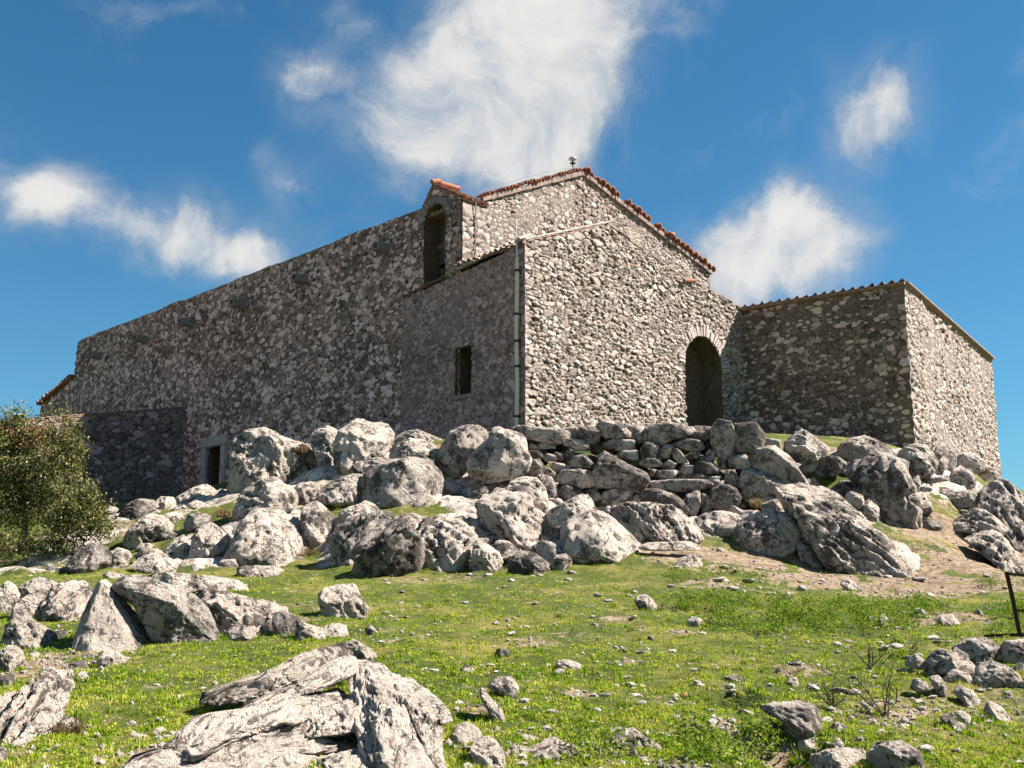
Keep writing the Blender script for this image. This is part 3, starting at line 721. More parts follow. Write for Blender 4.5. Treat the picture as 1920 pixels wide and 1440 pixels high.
 ('I', '335,730 380,700 422,715 370,738', 0, 'stone', 'stone', 'white stone in short grass left of the bare twigs', dict()),
 ('I', '1640,435 1665,420 1700,460 1668,468', 0, 'stone', 'stone', 'bright white stone on the dirt left of the gate', dict()),
 ('I', '885,290 900,260 940,258 1010,310 960,328', 0, 'stone', 'stone', 'flat slab stone on the dirt below the whale-backed ridge', dict()),
 ('I', '550,350 600,330 622,370 580,380', 0, 'stone', 'stone', 'cream stone at the edge between dirt and weeds', dict()),
 ('I', '1280,460 1300,425 1350,425 1400,465 1340,478', 0, 'stone', 'stone', 'brown stone at the right end of the weed bank', dict()),
 ('I', '1420,490 1440,460 1520,458 1575,525 1490,520', 0, 'stone', 'stone', 'low brown ledge on the dirt between weeds and gate', dict()),
 ('I', '1030,505 1060,460 1090,480 1072,515', 0, 'stone', 'stone', 'left brownish stone peeping out of the weed bank', dict(m='G')),
 ('I', '1098,505 1120,445 1152,480 1145,540', 0, 'stone', 'stone', 'right pointed stone peeping out of the weed bank', dict(m='G')),
 ('I', '1000,955 1020,940 1085,1010 1068,1024', 0, 'stone', 'stone', 'narrow white splinter below the bare twigs', dict()),
 ('I', '1175,610 1190,595 1225,600 1215,622', 0, 'stone', 'stone', 'dark little stone in the bright grass strip', dict(m='D')),
 ('I', '-5,905 18,893 36,922 0,932', 0, 'tile_shard', 'shard', 'reddish broken tile shard in the grass', dict(red=1)),
]
DRYWALL = """265,180 290,130 400,135 480,150 480,190 420,215 300,190|555,190 570,130 650,130 670,150 660,200 600,215|670,150 690,90 780,100 830,150 830,175 720,180|930,190 960,120 1060,110 1170,130 1190,165 1080,190 1020,215 970,205|1085,215 1150,190 1230,200 1250,240 1200,255 1130,240|1180,170 1230,145 1290,160 1270,195 1200,190|1310,150 1340,100 1400,110 1430,170 1420,260 1370,290 1320,260 1310,200|1430,180 1440,120 1540,110 1580,160 1580,240 1500,265 1440,250|1585,220 1600,190 1680,200 1680,245 1600,250|270,240 290,215 335,240 330,255|270,300 280,255 345,260 350,300 300,310|330,220 400,210 420,240 350,245|355,290 370,270 420,280 430,310 370,315|260,360 280,320 330,305 370,360 340,390 290,390|480,270 500,240 540,265 520,290 490,290|470,215 500,190 600,205 600,250 540,250|490,320 520,290 590,280 640,340 620,355 520,345|400,350 420,320 500,340 500,365 420,370|440,420 460,370 560,365 640,380 640,450 560,465 460,440|650,460 650,380 690,300 740,290 830,340 920,380 940,420 890,480 760,460|765,250 780,195 860,200 865,245|770,280 800,255 880,255 885,310 800,300|905,260 930,210 1000,220 985,290 920,290|1000,280 1030,230 1080,225 1060,290 1010,295|1080,280 1095,235 1130,260 1165,320 1110,320|1160,290 1200,260 1240,265 1220,300 1170,305|900,330 920,300 1010,300 1020,340 940,350|1020,340 1060,310 1100,330 1080,360 1030,360|1200,360 1220,320 1300,320 1345,355 1330,380 1220,385|1110,385 1150,340 1200,340 1190,385|1230,300 1260,285 1305,300 1300,320 1240,315|940,390 960,355 990,365 970,400|990,400 1010,370 1110,365 1090,405 1030,415|950,470 960,430 1100,420 1250,420 1290,440 1280,465 1150,485 1010,480|1100,410 1150,390 1270,385 1260,410 1170,418|1260,430 1290,400 1350,400 1320,440|1395,350 1400,290 1490,280 1530,340 1480,362|1380,420 1390,370 1430,370 1470,430 1450,465 1400,450|1465,440 1490,380 1540,360 1620,390 1700,450 1680,490 1600,510 1490,510|1530,300 1560,260 1660,245 1730,290 1790,370 1835,450 1770,460 1680,425 1600,375 1540,340|1295,540 1310,480 1360,450 1430,470 1465,520 1430,580 1380,600 1320,570|1290,450 1310,420 1350,420 1350,450 1310,475|690,550 700,490 780,470 850,490 840,545 760,560|900,520 930,480 1010,480 1100,510 1160,580 1150,615 1050,580 960,560|1150,560 1160,510 1230,480 1240,560 1210,620 1170,610|320,410 350,395 400,410 440,480 440,540 400,555 370,500 340,460|450,480 480,450 560,480 600,520 560,535 470,525|860,520 880,500 920,540 870,560|1270,270 1290,245 1330,270 1320,310 1290,300|700,210 760,190 770,240 700,245|650,300 700,260 760,290 700,310|380,390 420,380 440,430 400,430|590,480 650,470 690,520 640,540|1250,500 1300,520 1300,600 1250,610|1640,560 1480,540 1560,510 1660,510|880,160 920,150 930,200 890,215|1180,420 1000,430 1090,415|420,265 460,270 470,310 430,305|1340,300 1380,310 1380,360 1340,350"""
PILE = """1365,745 1370,690 1450,660 1540,680 1620,730 1655,780 1640,805 1550,795 1450,790 1380,795@10.7|1520,650 1600,595 1720,590 1790,640 1760,715 1680,730 1620,700@11.3|1760,670 1820,610 1960,600 2100,620 2090,740 1860,750 1790,730@11.2|1650,870 1660,740 1740,725 1830,760 1890,800 1870,860 1780,905 1700,905@10.3|1470,830 1520,765 1600,790 1650,830 1630,875 1540,870@10.4|1385,815 1440,800 1480,860 1480,925 1440,910 1410,860@10.0|1520,890 1560,855 1630,890 1670,940 1640,990 1600,970@9.8|1800,900 1840,880 1860,940 1830,965@9.9|1880,840 1930,810 2000,820 2010,890 1900,905@10.2|1850,780 1880,730 1910,730 1910,790 1870,800@10.6|1250,740 1270,690 1320,685 1360,720 1340,765 1280,755@10.9|1280,870 1300,820 1370,840 1380,880 1320,890@10.0|1520,665 1540,640 1610,690 1615,725 1560,700@10.9"""

# ------------------------------------------------------------------ church plan frame
C0 = np.array([.38, 30.0])
aL, aR = math.atan(1960 / 2033), math.atan(2107 / 2033)
DL = np.array([-math.sin(aL), math.cos(aL)])
DR = np.array([math.sin(aR), math.cos(aR)])
DL = np.array([-DR[1], DR[0]])


def CH(s, t, z):
    """church frame: s along the facade to the right, t back along the long wall, z above the camera"""
    q = C0 + s * DR + t * DL
    return np.array([q[0], q[1], z + CAMZ])


J2 = C0 + 11.06 * DR
DLW = np.array([-math.sin(math.atan(2642 / 2033)), math.cos(math.atan(2642 / 2033))])
DRW = np.array([-DLW[0] * 0 + DLW[1], -DLW[0]])
W2 = J2 - 5.83 * DLW

# ------------------------------------------------------------------ terrain
ctrl = []
for (u, v, Y) in [(960, 1440, 7.5), (960, 1300, 10), (960, 1200, 13), (960, 1130, 16.5), (960, 1080, 19.6), (300, 1440, 7.6), (0, 1440, 7.6), (-300, 1440, 7.6), (250, 1300, 10.1),
                  (0, 1240, 12), (450, 1230, 12.1), (550, 1130, 16.3), (600, 1090, 18.8), (200, 1085, 18.8), (0, 1085, 20), (-300, 1090, 20), (-300, 1230, 12.2),
                  (1300, 1440, 7.6), (1300, 1300, 10), (1300, 1200, 12.9), (1280, 1120, 16.8), (1250, 1055, 20.5), (1650, 1440, 7.7), (1900, 1440, 7.9), (2200, 1440, 8),
                  (1700, 1300, 10.1), (1900, 1290, 10.1), (1700, 1195, 12.7), (1900, 1190, 12.7), (2150, 1195, 12.5), (1600, 1120, 17.6), (1800, 1125, 17), (1900, 1120, 17),
                  (1400, 1060, 20.2), (1550, 1095, 19.2), (1720, 1105, 19.2), (1820, 1040, 21.3), (1770, 990, 22.8), (1300, 1030, 21.5), (2000, 1100, 19), (2100, 1000, 24),
                  (1000, 950, 26.6), (1150, 955, 26.6), (1300, 965, 26.5), (1420, 960, 26.3), (1550, 965, 25.2), (860, 955, 26.1),
                  (1000, 826, 28.9), (1150, 822, 28.9), (1300, 820, 29), (1420, 829, 28.8), (1550, 842, 28.4), (1680, 853, 28.6), (880, 828, 28.6),
                  (1500, 822, 31), (1640, 834, 31.5), (1330, 806, 34.5), (1250, 811, 33), (1200, 813, 31), (1120, 815, 31), (1060, 817, 29.6), (1700, 843, 32.6), (1420, 816, 33), (1400, 812, 35),
                  (35, 1040, 26.5), (-100, 1030, 27), (120, 1055, 25), (100, 1000, 31), (280, 960, 28), (380, 925, 33)]:
    ctrl.append(P(u, v, Y))
for (s, t, z) in [(-.5, 1, 4.15), (-.6, 5, 4.1), (-.8, 9, 3.95), (-1, 13, 3.6), (-1, 17, 3.2), (-1.2, 20.3, 3.0), (-5, 20.2, 2.8), (-8, 22, 2.4), (-10, 30, 2.4), (-3, 33, 3.2), (-2, 40, 3.2),
                  (2, 2, 4.0), (5, 4, 4.3), (9, 8, 4.6), (9, 12, 4.5), (5, 20, 4.4), (6, 33, 4.0), (13, 25, 4.3), (14, 5, 4.7), (12, 40, 2.5)]:
    ctrl.append(CH(s, t, z))
for (a, b, z) in [(2, -.3, 3.9), (7, -.3, 3.6), (11, -.5, 3.4), (14, 0, 2.0), (18, 4, -1), (5, 6, 4.3), (14, 6, 2.5), (16, -4, .6)]:
    q = W2 + a * DRW - b * DLW * -1
    ctrl.append(np.array([q[0], q[1], z + CAMZ]))
for (x, y, z) in [(0, 0, -1.6), (-6, 0, -1.6), (6, 0, -1.55), (0, -8, -2), (-14, 5, -1.6), (14, 6, -1.3), (-26, 22, -.2), (-34, 40, .5), (22, 20, -.8), (26, 35, -2), (-25, 62, .5), (0, 75, -2), (25, 65, -2), (-30, 0, -2), (30, 0, -2)]:
    ctrl.append(np.array([x, y, z + CAMZ]))
for r in ROCKS:
    if r[2] > 19.5:
        q = poly(r[0], r[1])
        h = q[:, 1].max() - q[:, 1].min()
        c = .5 * (q[:, 0].min() + q[:, 0].max())
        ctrl.append(P(c, q[:, 1].max() - .16 * h, r[2] + .1))
ctrl = np.array(ctrl)


def tps_fit(p, lam=.35):
    n = len(p)
    d = np.linalg.norm(p[:, None, :2] - p[None, :, :2], axis=2) + 1e-9
    K = d * d * np.log(d) + lam * np.eye(n) * 6
    Q = np.c_[np.ones(n), p[:, :2]]
    A = np.block([[K, Q], [Q.T, np.zeros((3, 3))]])
    return np.linalg.solve(A, np.r_[p[:, 2], np.zeros(3)])


TW = tps_fit(ctrl)


def hgt_raw(x, y):
    x, y = np.atleast_1d(np.asarray(x, float)), np.atleast_1d(np.asarray(y, float))
    out = np.zeros(x.shape)
    for k in range(0, len(x), 20000):
        a, b = x[k:k + 20000], y[k:k + 20000]
        d = np.hypot(a[:, None] - ctrl[None, :, 0], b[:, None] - ctrl[None, :, 1]) + 1e-9
        out[k:k + 20000] = (d * d * np.log(d)) @ TW[:-3] + TW[-3] + TW[-2] * a + TW[-1] * b
    return out


DENTS = []


def hgt(x, y):
    x, y = np.atleast_1d(np.asarray(x, float)), np.atleast_1d(np.asarray(y, float))
    r = np.hypot(x, y - 28)
    f = smooth(r, 36, 60)
    far = -3 - 30 * smooth(r, 40, 260) + 5 * pnoise(np.stack([x / 90, y / 90, x * 0], 1), 3)
    h = hgt_raw(np.clip(x, -60, 60), np.clip(y, -30, 90))
    h = np.clip(h, -6, 8)
    p = np.stack([x, y, x * 0], 1)
    h = h + .05 * fbm(p * 1.1, 3, 11) + .022 * fbm(p * 5, 2, 23)
    for (a, b, r_, k) in DENTS:
        h = h - k * np.exp(-((x - a) ** 2 + (y - b) ** 2) / (r_ * r_))
    return h * (1 - f) + far * f


def ground_at(u, v, y0=6.5, y1=60):
    r = ray(u, v)
    r = r / r[1]
    Y = np.arange(y0, y1, .1)
    z = CAMZ + r[2] * Y
    g = hgt(r[0] * Y, Y)
    k = np.where(g >= z)[0]
    return float(Y[k[0]]) if len(k) else y1


DENTS = [(*P(1478, 1398, ground_at(1478, 1398))[:2], .32, .38), (*P(1372, 1312, ground_at(1372, 1312))[:2], .22, .22), (*P(1560, 1440, 7.6)[:2], .3, .2)]


def axis(lo, hi, core0, core1, st):
    core = np.arange(core0, core1, st)
    out = [core]
    for (sgn, start, lim) in ((-1, core0, lo), (1, core1, hi)):
        a, d, p = [], st, start
        while (p - lim) * sgn < 0:
            d *= 1.16
            p += sgn * d
            a.append(p)
        out.append(np.array(a))
    return np.sort(np.concatenate(out))


XS = axis(-2500, 2500, -19, 19, .1)
YS = axis(-1500, 3500, 6, 37, .1)
GX, GY = np.meshgrid(XS, YS, indexing='ij')
GZ = hgt(GX.ravel(), GY.ravel())
DIRT = [(1270, 1038, .9, 1), (1340, 1050, 1.1, 1), (1430, 1060, 1.2, 1), (1520, 1085, 1.2, 1), (1600, 1100, 1.2, 1), (1690, 1112, 1.1, 1), (1790, 1010, 1.6, 1), (1800, 1060, 1.4, 1), (1840, 1105, 1.1, .8), (1730, 1090, 1.0, 1),
        (1330, 1098, .7, .75), (1450, 1105, .6, .6), (120, 1245, .8, .75), (60, 1260, .5, .6), (860, 1085, .8, .5), (760, 1090, .8, .5), (1760, 1160, .9, .75), (1700, 1350, .8, .6), (1860, 1330, 1.0, .5),
        (1400, 1400, .5, .8), (1340, 1390, .4, .5), (960, 1420, .4, .6), (880, 1290, .3, .5), (1230, 1310, .5, .45), (900, 1195, .5, .35), (1000, 960, .9, .8), (870, 965, .8, .8), (1220, 975, 1.2, .7), (730, 965, .5, .4),
        (1150, 1165, .35, .62), (1000, 1205, .42, .6), (1290, 1185, .4, .6), (1380, 1285, .35, .62), (700, 1185, .35, .6), (570, 1165, .3, .55), (1500, 1255, .4, .6), (900, 1330, .25, .6), (1080, 1300, .25, .6), (300, 1290, .3, .5), (1180, 1245, .3, .55)]
GREEN = [(640, 945, .8), (700, 955, .8), (800, 965, .6), (330, 960, .9), (400, 965, .8), (440, 960, .6), (1430, 960, .7), (1500, 962, .7), (1590, 920, .8), (250, 1030, 1.2), (200, 1060, 1.2), (520, 1060, 1.)]


def pxpt(u, v):
    Y = ground_at(u, v)
    q = P(u, v, Y)
    return q[:2]


DIRT_W = [(*pxpt(u, v), r, a) for (u, v, r, a) in DIRT]
GREEN_W = [(*pxpt(u, v), r) for (u, v, r) in GREEN]


def dirt_at(x, y):
    p = np.stack([x, y, x * 0], 1)
    d = .21 + .25 * fbm(p * .55, 3, 41) + .28 * fbm(p * 2.3, 3, 42)
    rocky = smooth(y, 20.3, 21.8) * (1 - smooth(y, 28.3, 28.9))
    d = np.maximum(d, rocky * (.55 + .5 * fbm(p * .8, 2, 44)))
    for (a, b, r, k) in DIRT_W:
        d = np.maximum(d, k * np.exp(-((x - a) ** 2 + (y - b) ** 2) / (r * r) * .8))
    for (a, b, r) in GREEN_W:
        d = d * (1 - .85 * np.exp(-((x - a) ** 2 + (y - b) ** 2) / (r * r)))
    d = d - .55 * smooth(fbm(p * 1.6, 3, 48), .12, .45) * smooth(d, .4, .8)
    return np.clip(d, 0, 1)


def bed_at(x, y):
    p = np.stack([x, y, x * 0], 1)
    b = smooth(y, 20.6, 21.8) * (1 - smooth(y + 3.5 * smooth(-x, 3, 5) * -1, 27.2, 28.2)) * (1 - .9 * smooth(x, 5.5, 7.5) * (1 - smooth(x, 11.5, 12.5)) * (1 - smooth(y, 22.6, 23.6)))
    b = b * smooth(x, -12, -10.5)
    for (a, c, r) in GREEN_W:
        b = b * (1 - np.exp(-((x - a) ** 2 + (y - c) ** 2) / (r * r)))
    for (a, c, r, k) in DIRT_W[:10]:
        b = b * (1 - np.exp(-((x - a) ** 2 + (y - c) ** 2) / (r * r)))
    return np.clip(b * (.75 + .5 * fbm(p * .7, 2, 47)), 0, 1)


nx, ny = len(XS), len(YS)
BED = bed_at(GX.ravel(), GY.ravel())
p_ = np.stack([GX.ravel(), GY.ravel(), GZ * 1.0], 1)
GZ = GZ + BED * (.20 * fbm(p_ * np.array([.8, 1.3, 1.3]), 5, 53, .55, True) + .10 + .22 * (voro3(p_ * np.array([.9, 1.2, 1.5]), 7)[1] - .5) * (BED > .02))
ii = np.arange(nx * ny).reshape(nx, ny)
FQ = np.stack([ii[:-1, :-1], ii[1:, :-1], ii[1:, 1:], ii[:-1, 1:]], -1).reshape(-1, 4)
g = link('ground', mesh_np('ground', np.stack([GX.ravel(), GY.ravel(), GZ], 1), FQ, M_GROUND, {'dirt': dirt_at(GX.ravel(), GY.ravel()), 'bedrock': BED}))
tag(g, kind='structure')

# ------------------------------------------------------------------ rocks
ICO = {}


def ico(k):
    if k not in ICO:
        bm = bmesh.new()
        bmesh.ops.create_icosphere(bm, subdivisions=k, radius=1)
        V = np.array([v.co[:] for v in bm.verts])
        F = np.array([[v.index for v in f.verts] for f in bm.faces])
        bm.free()
        ICO[k] = (V, F)
    return ICO[k]


def polar(pts, th):
    """largest crossing of each direction with the outline"""
    out = np.zeros(len(th))
    dx, dy = np.cos(th), np.sin(th)
    for a, b in zip(pts, np.roll(pts, -1, 0)):
        e = b - a
        den = dx * e[1] - dy * e[0]
        den = np.where(abs(den) < 1e-9, 1e-9, den)
        t = (a[0] * e[1] - a[1] * e[0]) / den
        k = (a[0] * dy - a[1] * dx) / den
        ok = (t > 0) & (k >= -1e-6) & (k <= 1 + 1e-6)
        out = np.where(ok, np.maximum(out, t), out)
    m = out[out > 0].mean() if (out > 0).any() else .1
    out[out <= 0] = m
    return out


def rock_mesh(q, Y, seed, dep=.95, lean=.45, p=2.2, amp=.065, st=.6, sa=-35, fac=None, sub=None, ps=None, edge=0, grow=1.14, fan=None, blk=.5):
    rs = np.random.RandomState(seed)
    c = .5 * (q.min(0) + q.max(0)) * .5 + .5 * q.mean(0)
    pc = P(c[0], c[1], Y)
    eye = np.array([0, 0, CAMZ])
    d = pc - eye
    D0 = np.linalg.norm(d)
    d /= D0
    rg = np.cross(d, (0, 0, 1.))
    rg /= np.linalg.norm(rg)
    up = np.cross(rg, d)
    loc = []
    for (u, v) in q:
        r = ray(u, v)
        k = D0 / (r @ d)
        w_ = r * k - d * D0
        loc.append((w_ @ rg, w_ @ up))
    loc = np.array(loc) * grow
    span = q.max(0) - q.min(0)
    if sub is None:
        sub = 6 if span.max() > 170 else 5 if span.max() > 62 else 4 if span.max() > 26 else 3
    V, F = ico(sub)
    th = np.arctan2(V[:, 1], V[:, 0])
    TH = np.linspace(-math.pi, math.pi, 361)
    rr = polar(loc, TH)
    rr = np.convolve(np.r_[rr[-4:-1], rr, rr[1:4]], np.ones(5) / 5, 'same')[3:-3]
    rad = np.interp(th, TH, rr)
    rho = np.hypot(V[:, 0], V[:, 1])
    R = math.sqrt(abs(rr.mean() * np.median(rr)))
    Rmin = min(np.ptp(loc[:, 0]), np.ptp(loc[:, 1])) / 2
    Dp = dep * (.55 * R + .45 * Rmin)
    k = (rho ** p + np.abs(V[:, 2]) ** p) ** (-1 / p)
    X = np.stack([rad * k * V[:, 0], rad * k * V[:, 1], Dp * k * V[:, 2]], 1)   # right, up, depth
    n_f = max(3, 11 + 2 * (fac or 0))
    for j_ in range(n_f):
        deep = j_ < 5
        a = np.array([rs.uniform(-1, 1), rs.uniform(-.6, 1.1), -rs.uniform(.45, 1.2) if deep else -rs.uniform(.05, .6)])
        a /= np.linalg.norm(a)
        sup = (X @ a).max()
        off = sup * (rs.uniform(.82, .93) if deep and (fac or 0) < 0 else rs.uniform(.60, .84) if deep else rs.uniform(.84, .96))
        over = np.maximum(0, X @ a - off)
        X = X - over[:, None] * a * .93
    if edge:      # a crisp edge running down from the apex
        for a, o in ((np.array([-.25, .25, -.94]), .52), (np.array([.78, .52, -.34]), .36)):
            a = a / np.linalg.norm(a)
            over = np.maximum(0, X @ a - o * R)
            X = X - over[:, None] * a * .95
    q3 = X / R
    X[:, 2] += lean * X[:, 1]
    fn_ = np.cross(X[F[:, 1]] - X[F[:, 0]], X[F[:, 2]] - X[F[:, 0]])
    nrm = np.zeros(X.shape)
    for c_ in range(3):
        for k_ in range(3):
            nrm[:, k_] += np.bincount(F[:, c_], fn_[:, k_], len(X))
    nrm /= np.linalg.norm(nrm, axis=1, keepdims=True) + 1e-12
    if (nrm * (X - X.mean(0))).sum() < 0:
        nrm = -nrm
    joint = np.zeros(len(X))
    inner = .35 + .65 * smooth(np.abs(V[:, 2]), .1, .5)      # keep the outline itself crisp
    o_ = rs.uniform(-50, 50, 3)
    disp = amp * R * (.7 * fbm(q3 * 1.5 + o_, 5, seed, .55) + .3 * fbm(q3 * 2.4 + o_, 4, seed + 7, .5, True))
    t = math.radians(sa)
    # layered grooves: stretched ridges along the bedding direction sa
    al = np.array([math.cos(t), math.sin(t), .25])
    ac = np.array([-math.sin(t), math.cos(t), .55])
    az = np.cross(al, ac)
    warp = .25 * fbm(q3 * 1.2 + o_, 3, seed + 3)
    sc = ps or 3.4
    L = np.stack([q3 @ al * (.3 if st > 1.3 else .55) + warp, (q3 @ ac + .35 * warp) * sc, q3 @ az * 1.1], 1)
    # fracture blocks with flat tilted faces and open joints
    B = np.stack([q3 @ al * .8, q3 @ ac * 1.5, q3 @ az * 1.1], 1) * (1.25 + .35 * min(R, 2)) + .22 * np.stack([fbm(q3 * 2 + o_, 3, seed + 90), fbm(q3 * 2 - o_, 3, seed + 91), q3[:, 0] * 0], 1) + o_
    for (fq, ka) in ((1.0, .17), (2.3, .045)):
        gp, ci, of = voro3(B * fq, seed + int(fq * 10))
        t1, t2, t3 = (ci * 17.3) % 1.0 - .5, (ci * 41.7) % 1.0 - .5, (ci * 77.1) % 1.0 - .5
        joint = np.maximum(joint, (1 - smooth(gp, .0, .07)) * (.9 if fq < 2 else .6))
        disp = disp + (blk if fac is None else blk * .55) * ka * R * ((ci - .5) * .9 + 1.1 * (t1 * of[:, 0] + t2 * of[:, 1] + t3 * of[:, 2]) - .38 * (1 - smooth(gp, .0, .08)))
    g1 = fbm(L + o_, 4, seed + 31, .55, True)
    lay = (q3 @ ac + .5 * warp + .12 * fbm(q3 * 3 + o_, 3, seed + 5)) * (sc * .8)
    fr_ = lay - np.floor(lay)
    saw = smooth(fr_, 0, .75) - smooth(fr_, .82, 1.0)
    if fan is not None:
        rf = ray(*fan)
        wf = rf * (D0 / (rf @ d)) - d * D0
        dx, dy = (X[:, 0] - wf @ rg) / R, (X[:, 1] - wf @ up) / R
        wv = .16 * fbm(q3 * 1.5 + o_, 3, seed + 2) + .05 * fbm(q3 * 4 + o_, 3, seed + 3)
        e_ = dx + dy * .42 + .25 * pnoise(q3 * 1.1 + o_, seed + 4)
        cc_ = dy + .50 * np.sqrt(np.minimum(e_, 0) ** 2 + .004) + 1.05 * np.sqrt(np.maximum(e_, 0) ** 2 + .004) + wv
        g1 = 0
        for (fq, am) in ((3.1, 1.5), (7.3, .75), (15.0, .35)):
            lay = cc_ * fq + .3 * pnoise(np.stack([e_ * 1.5, cc_ * fq * .5, e_ * 0], 1), seed + 6)
            li = np.floor(lay).astype(int)
            fr_ = lay - li
            lv = .35 + 1.1 * rnd(li, li * 0, seed) * (.4 + 1.2 * smooth(pnoise(np.stack([e_ * 1.8, li * 3.7, e_ * 0], 1), seed + 9), -.3, .4))
            g1 = g1 + am * lv * (smooth(fr_, 0, .22) - fr_ * .75 - .35)
            joint = np.maximum(joint, (1 - smooth(fr_, .0, .2)) * np.clip(lv, 0, 1) * (1.0 if fq < 10 else .6))
    g1 = g1 + (0 if fan is not None else 1) * (.9 * (saw - .5) * (.6 + .8 * rnd(np.floor(lay).astype(int), np.floor(lay).astype(int) * 0, seed)))
    cr_ = np.abs(fbm(q3 * 1.9 + o_ + 7, 3, seed + 81, .5))
    g1 = g1 * st
    disp = disp - .10 * R * (1 - smooth(cr_, 0, .045)) * (pnoise(q3 * 1.1 + o_, seed + 4) > -.05)
    disp = disp + .085 * R * g1 * (1.0 if sc < 4 else .75)
    if fan is None:
        joint = np.maximum(joint, smooth(-g1, .25, .8) * .9)
    joint = joint * smooth(fbm(q3 * 2.1 + o_, 3, seed + 70), -.35, .1)
    disp = disp + .017 * min(R, 1.2) * fbm(q3 * 5.5 / max(.6, min(1, 1 / R)) + o_, 4, seed + 61, .6, True)
    X = X + nrm * (disp * (inner if fan is None else 1))[:, None]
    rock_mesh.joint = joint
    Wd = pc + X[:, :1] * rg + X[:, 1:2] * up + X[:, 2:] * d
    return Wd, F


MR = {'': M_ROCK, 'D': M_ROCKD, 'G': M_ROCKG}
FOOT = []


def base_of(V):
    k = V[:, 2] < V[:, 2].min() + .25 * np.ptp(V[:, 2])
    return np.array([V[k, 0].mean(), V[k, 1].mean(), V[:, 2].min()])


for i, (cr, s, Y, nm, cat, lab, op) in enumerate(ROCKS):
    op = dict(op)
    m = MR[op.pop('m', '')]
    if op.pop('red', 0):
        m = M_TILE
    q = poly(cr, s)
    h = q[:, 1].max() - q[:, 1].min()
    if Y == 0:
        Y = ground_at(.5 * (q[:, 0].min() + q[:, 0].max()), q[:, 1].max() - .06 * h)
        Y = Y * (1 + op.get('lean', .4) * .38 * h / 2000)
        # bury the foot a little
        q = q.copy()
        low = q[:, 1] > q[:, 1].max() - .3 * h
        q[low, 1] += .20 * h
    V, F = rock_mesh(q, Y, 100 + i, **op)
    o = place(nm, V, F, m, base_of(V), None, {'joint': rock_mesh.joint})
    tag(o, lab, cat)
    FOOT.append((V[:, 0].mean(), V[:, 1].mean(), .5 * max(np.ptp(V[:, 0]), np.ptp(V[:, 1]))))

LEDGES = [('425,1340 470,1312 540,1290 600,1262 645,1222 672,1232 668,1262 600,1294 540,1314 480,1338', 25), ('300,1414 315,1385 355,1345 440,1332 520,1316 600,1298 660,1270 682,1300 640,1332 560,1354 470,1380 400,1410 340,1434', 24),
          ('203,1442 203,1420 260,1402 330,1412 420,1392 520,1364 620,1336 690,1322 728,1360 706,1396 620,1406 540,1416 440,1438 330,1454 240,1454', 20), ('240,1466 330,1440 440,1428 520,1405 560,1398 640,1396 660,1450 560,1480 330,1486', 14),
          ('640,1222 690,1226 728,1248 756,1290 776,1345 806,1400 832,1456 760,1486 690,1470 680,1390 662,1330 650,1280', -58), ('686,1228 760,1262 800,1290 832,1318 848,1350 826,1356 824,1400 836,1456 808,1446 785,1380 760,1310 722,1256', -52),
          ('560,1345 620,1322 690,1300 715,1330 700,1362 640,1376 580,1380', 22), ('560,1486 600,1420 680,1402 740,1420 770,1486', -30)]
oc = empty('rock_outcrop', P(520, 1440, 7.6))
tag(oc, 'large striped foreground outcrop of tilted white ledges rising from the grass', 'rock')
for i, (s, a) in enumerate(LEDGES):
    q = poly('Z', s)
    c = .5 * (q.min(0) + q.max(0))
    V, F = rock_mesh(q, 7.45 + (1440 - c[1]) / 235 * 1.75 - .05 * (i == 6), 640 + i, lean=1.75 if a > 0 else 2.2, amp=.07, p=2.3, st=1.15 if a > 0 else .85, sa=a, dep=1.25 if a > 0 else .8, blk=.6, ps=3.6, sub=6, grow=1.05)
    place('ledge', V, F, M_ROCKW, base_of(V), oc, {'joint': rock_mesh.joint})
    FOOT.append((V[:, 0].mean(), V[:, 1].mean(), .4 * np.ptp(V[:, 0])))

dw = empty('dry_stone_wall', P(1200, 960, 25.4))
tag(dw, 'dry stone terrace wall of piled grey rubble below the porch', 'stone wall')
for i, s in enumerate(DRYWALL.split('|')):
    q = poly('E', s)
    c = q.mean(0)
    q = c + (q - c) * (1.2 if c[1] < 850 else 1.1)
    Y = 25.5 + (960 - c[1]) / 160 * .9
    V, F = rock_mesh(q, Y, 700 + i, lean=.05, amp=.035, p=7, st=.25, sa=-8, dep=1.0, fac=-3, blk=.8, grow=1.05)
    place('stone', V, F, [M_ROCKG, M_ROCKD, M_ROCKG][i % 3], base_of(V), dw, {'joint': rock_mesh.joint})
rs = np.random.RandomState(21)
n_i = 0
for v in (815, 842, 868, 894, 920, 945):
    for k in range(7):
        u = 1000 + 62 * k + rs.uniform(-18, 18)
        rx, rz = rs.uniform(24, 38), rs.uniform(13, 20)
        q = np.array([[u + rx * math.cos(a) * rs.uniform(.75, 1.1), v + rz * math.sin(a) * rs.uniform(.75, 1.1)] for a in np.linspace(0, 2 * math.pi, 8)[:-1]])
        V, F = rock_mesh(q, 25.95 + (960 - v) / 160 * .95, 900 + n_i, lean=.05, amp=.04, p=7, st=.25, sa=-8, dep=1.0, fac=-3, blk=.6, sub=4)
        place('stone', V, F, [M_ROCKD, M_ROCKG][n_i % 2], base_of(V), dw, {'joint': rock_mesh.joint})
        n_i += 1
sp = empty('stone_heap', P(1800, 1290, 10.4))
tag(sp, 'heap of rounded field stones below the rusty gate at the right edge', 'stone heap')
for i, s in enumerate(PILE.split('|')):
    s, Y = s.split('@')
    V, F = rock_mesh(poly('I', s), float(Y), 800 + i, lean=.35, amp=.06, p=3.0, st=.35)
    place('stone', V, F, [M_ROCK, M_ROCKG, M_ROCK, M_ROCKG][i % 4], base_of(V), sp, {'joint': rock_mesh.joint})

